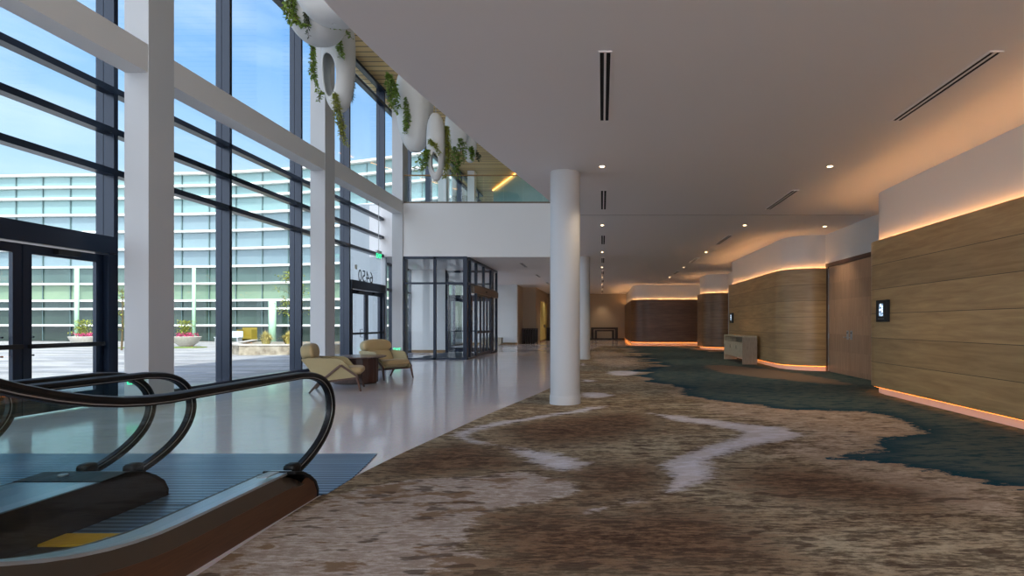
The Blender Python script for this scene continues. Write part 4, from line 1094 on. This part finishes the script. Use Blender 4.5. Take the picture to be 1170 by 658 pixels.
vine([(488, 172), (484, 182), (479, 197)], 12.9, 8, .14, .085, 38, 'leafy clump left of the slim pod above the rail')
vine([(491, 160), (497, 166), (503, 178)], 12.85, 5, .04, .09, 40, 'fern frond arching over the slim pod', 'leafyellow', .25)
vine([(510, 144), (511, 172), (510, 204)], 13.2, 8, .06, .08, 55, 'longest green curtain right of the slim pod', 'leafyellow', .35)
vine([(519, 168), (521, 182), (519, 202)], 14.9, 6, .10, .085, 38, 'leafy strand below the small leaning pod')
vine([(526, 158), (529, 172), (526, 186)], 15.0, 5, .08, .08, 34, 'leaves under the small leaning pod')
vine([(537, 168), (538, 174), (537, 184)], 16.0, 5, .07, .09, 40, 'leaves on the front of the smallest pod')
vine([(541, 172), (545, 176), (546, 183)], 16.2, 3, .06, .09, 40, 'little dark tuft right of the smallest pod', 'leafdark')

# ------------------------------------------------------------------ outside: office building
def office():
    e = tag(empty('office_building', (-24, 42, 0)), 'curved glass office building with white bands across the plaza', 'building')
    def put(o): o.parent = e; o.matrix_parent_inverse = Matrix.Translation(e.location).inverted(); return o
    ctrl = [(-90, 48), (-60, 44.5), (-48, 43.4), (-35, 43.0), (-30, 42.6), (-24, 41.5), (-20, 40.4), (-16.3, 39.0), (-12.5, 37.6), (-10.2, 36.9)]
    xs = np.arange(-88.8, -10.2, 2.37); cx = [a for a, b in ctrl]; cy = [b for a, b in ctrl]
    ys = np.interp(xs, cx, cy)
    for _ in range(3): ys[1:-1] = (ys[:-2]+2*ys[1:-1]+ys[2:])/4
    pl = list(zip(xs.tolist(), ys.tolist()))
    Z = [0, 1.28, 2.62, 3.29, 4.66, 6.04, 7.46, 8.9, 10.3, 11.65, 12.6, 13.6]
    def gm(name, c, rough=.08, c2=None): return pmat(name, c, rough, .15, .8, .12, (1, 1, 2), col2=c2)  # band colours hold painted reflections: dark green trees, pale sky
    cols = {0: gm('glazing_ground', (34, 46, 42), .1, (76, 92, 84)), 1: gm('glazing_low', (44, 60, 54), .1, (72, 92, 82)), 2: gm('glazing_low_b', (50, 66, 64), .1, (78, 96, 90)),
            3: gm('glazing_pale', (128, 150, 120), .2, (92, 120, 108)), 4: gm('glazing_painted_trees', (64, 84, 80), .1, (104, 128, 122)), 5: gm('glazing_upper', (112, 130, 138), .1, (126, 148, 154)),
            6: gm('glazing_painted_sky', (118, 138, 146), .1, (128, 152, 156)), 8: gm('glazing_top', (122, 152, 152), .15, (130, 158, 156))}
    def strip(z0, z1, off_, mat, name, th=.1):
        vs = []; fs = []; n = len(pl)
        for x, y in pl: vs += [(x, y-off_, z0), (x, y-off_, z1), (x, y-off_+th, z1), (x, y-off_+th, z0)]
        for i in range(n-1):
            for k in range(4): fs.append((i*4+k, i*4+(k+1) % 4, i*4+4+(k+1) % 4, i*4+4+k))
        fs += [(0, 1, 2, 3), tuple((n-1)*4+k for k in (3, 2, 1, 0))]
        return put(MB().add(vs, fs).build(name, mat))
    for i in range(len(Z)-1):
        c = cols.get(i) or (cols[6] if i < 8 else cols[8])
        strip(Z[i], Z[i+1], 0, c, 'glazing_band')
    wm = pmat('white_band', (222, 222, 218), .5)
    for z in Z[1:]:
        strip(z-.08, z+.08, .35, wm, 'white_band', .5)
    dm = pmat('grey_mullion', (90, 112, 112), .4, .5)
    for x, y in pl[::1]: put(MB().box(x-.03, x+.03, y-.08, y+.02, 0, 13.5).build('mullion', dm))
    cm = pmat('pale_green_column', (168, 210, 176), .5)
    for x, hh, rr in ((-32.7, 5.9, .12), (-25.8, 3.2, .26), (-42.5, 5.9, .15)):
        y = float(np.interp(x, cx, cy)); put(MB().lathe([(rr, 0), (rr, hh)], (x, y-.75, 0), n=20).build('column', cm, smooth=True))
    put(MB().prism([(x, y+.1) for x, y in pl]+[(-10, 60), (-90, 62)], 13.3, 13.6).build('roof', wm))
    put(MB().box(-90, -10, 48.8, 49, 0, 13.3).build('back_wall', pmat('inner_wall', (120, 130, 120), .8)))
office()
# low stone planter wall and its planting
def plaza():
    pts = [(-21.0, 31.5), (-17.9, 25.2), (-16.6, 24.0), (-13.0, 24.4), (-11.2, 26.3), (-11, 31.5)]
    e = tag(empty('stone_planter_bed', (-16, 26, -.03)), 'low raised bed with pale stone wall on the plaza', 'planter bed')
    def put(o): o.parent = e; o.matrix_parent_inverse = Matrix.Translation(e.location).inverted(); return o
    n = 5; wl = MB()
    pl = pts[:5]
    inn = [(x+.1, y+.35) for x, y in pl]
    wl.prism(pl+inn[::-1], -.03, .40); put(wl.build('stone_wall', M['stone']))
    put(MB().prism([(x-.0, y-.04) for x, y in pl]+[(x+.1, y+.42) for x, y in pl][::-1], .40, .46).build('coping', M['concrete']))
    put(MB().prism([(x+.1, y+.3) for x, y in pl]+[(-11, 31.5), (-20.6, 31.5)], -.03, .34).build('gravel', M['soil']))
    struct(MB().box(-28.5, -24.0, 30.9, 31.9, -.03, .02).build('floor_lawn', M['grass']), 'strip of lawn by the planters')
plaza()
def tuft_(px, py, Y, r, h, lab, mat='straw'):
    b = at(px, py, Y); e = tag(empty('ornamental_grass', (b.x, Y, .34)), lab, 'grass plant')
    m = MB(); rnd = random.Random(int(px))
    for i in range(260):
        th = rnd.uniform(0, 2*PI); k = rnd.uniform(.1, 1); hh = h*rnd.uniform(.6, 1)
        p0 = Vector((math.cos(th)*.15*k, math.sin(th)*.15*k, 0)); p1 = Vector((math.cos(th)*r*k*.55, math.sin(th)*r*k*.5, hh*.65)); p2 = Vector((math.cos(th)*r*k, math.sin(th)*r*k, hh*(1.1-.75*k*k)))
        s = Vector((-math.sin(th), math.cos(th), 0))*.02
        m.add([p0-s, p0+s, p1+s, p1-s, p2], [(0, 1, 2, 3), (3, 2, 4)])
    m.build('blades', M[mat], e)
tuft_(304, 392, 26.5, .52, .75, 'straw coloured grass clump on the stone bed, left one')
tuft_(330, 392, 26.8, .58, .72, 'pale grass clump on the stone bed, right one')
def bowl(px, Y, lab):
    x = (px-VX)*Y/F
    e = tag(empty('bowl_planter', (x, Y, -.03)), lab, 'planter')
    MB().lathe([(.0, 0), (.3, 0), (.6, .25), (.78, .62), (.76, .64), (.7, .55), (0, .5)], n=32).build('bowl', M['concrete'], e, smooth='auto')
    e2 = tag(empty('flowering_plant', (x, Y, .48)), 'yellow and magenta planting in the '+lab, 'plant')
    l = MB(); f = MB(); rnd = random.Random(int(px))
    for i in range(420):
        p = Vector((rnd.gauss(-.1, .2), rnd.gauss(0, .2), rnd.uniform(.25, 1.1))); leaf(l, p, Vector((rnd.uniform(-1, 1), rnd.uniform(-1, 1), rnd.uniform(-.2, 1))), Vector((0, 0, 1)), .14)
    for i in range(90):
        p = Vector((rnd.uniform(-.45, .5), rnd.uniform(-.4, .4), rnd.uniform(.08, .3))); leaf(f, p, Vector((rnd.uniform(-1, 1), rnd.uniform(-1, 1), 1)), Vector((0, 1, 0)), .12, .8)
    l.build('foliage', M['leafyellow'], e2); f.build('flowers', M['flower'], e2)
    MB().tube([(-.1, 0, 0), (-.1, 0, .8)], .02, 6).build('stem', M['stem'], e2)
bowl(213, 33.0, 'bowl planter left of the large window mullion')
bowl(97, 33.0, 'bowl planter seen through the entrance door on the left')
def tree(px, Y, h, r, n, lab, z0):
    x = (px-VX)*Y/F; e = tag(empty('young_tree', (x, Y, z0)), lab, 'tree')
    rnd = random.Random(int(px)); tr = MB().tube([(0, 0, 0), (.05, 0, h*.4), (0, .05, h*.8), (.03, 0, h)], [.05, .04, .025, .01], 6); lf = MB()
    for i in range(22):
        z = rnd.uniform(.3, .95)*h; th = rnd.uniform(0, 2*PI); L = r*rnd.uniform(.5, 1)*(1.2-z/h*.7)
        p0 = Vector((.02, .02, z)); p1 = p0+Vector((math.cos(th)*L, math.sin(th)*L, L*.55)); tr.tube([p0, p0.lerp(p1, .5)+Vector((0, 0, .05)), p1], [.016, .01, .004], 5)
        for k in range(n):
            q = p0.lerp(p1, rnd.uniform(.35, 1.05))+Vector((rnd.gauss(0, .1), rnd.gauss(0, .1), rnd.gauss(0, .1)))
            leaf(lf, q, Vector((rnd.uniform(-1, 1), rnd.uniform(-1, 1), rnd.uniform(-1, .6))), Vector((0, 0, 1)), .13, .6)
    tr.build('trunk', M['stem'], e); lf.build('foliage', M['leafyellow'], e)
tree(336, 28.9, 3.9, 1.3, 22, 'sparse young tree with yellow leaves beyond the glass at the stone bed', .33)
tree(139, 28.5, 3.4, .7, 9, 'thin young tree seen between the entrance door and the first column', -.03)
e_ = tag(empty('yellow_screen', (-27.0, 40.2, -.03)), 'yellow outdoor lounge booth before the office building', 'seat')
MB().box(-.55, .55, 0, .08, .0, 1.15).build('back_panel', pmat('yellow_panel', (140, 122, 34), .6, 0, .3, 4), e_)
MB().box(-.55, -.48, -.6, 0, .0, 1.0).box(.48, .55, -.6, 0, 0, 1.0).build('side_panel', bpy.data.materials['yellow_panel'], e_)
MB().box(-.48, .48, -.58, 0, .3, .45).build('seat', bpy.data.materials['yellow_panel'], e_)
e_ = tag(empty('plaza_bench', (-27.4, 38.5, -.03)), 'white slatted bench on the plaza left of the yellow booth', 'bench')
MB().box(-.9, .9, -.25, .25, .42, .48).build('seat', M['return'], e_); MB().box(-.9, .9, .22, .27, .48, .9).build('backrest', M['return'], e_)
for s in (-.8, .8): MB().box(s-.04, s+.04, -.22, .25, 0, .42).build('leg', M['steel'], e_)
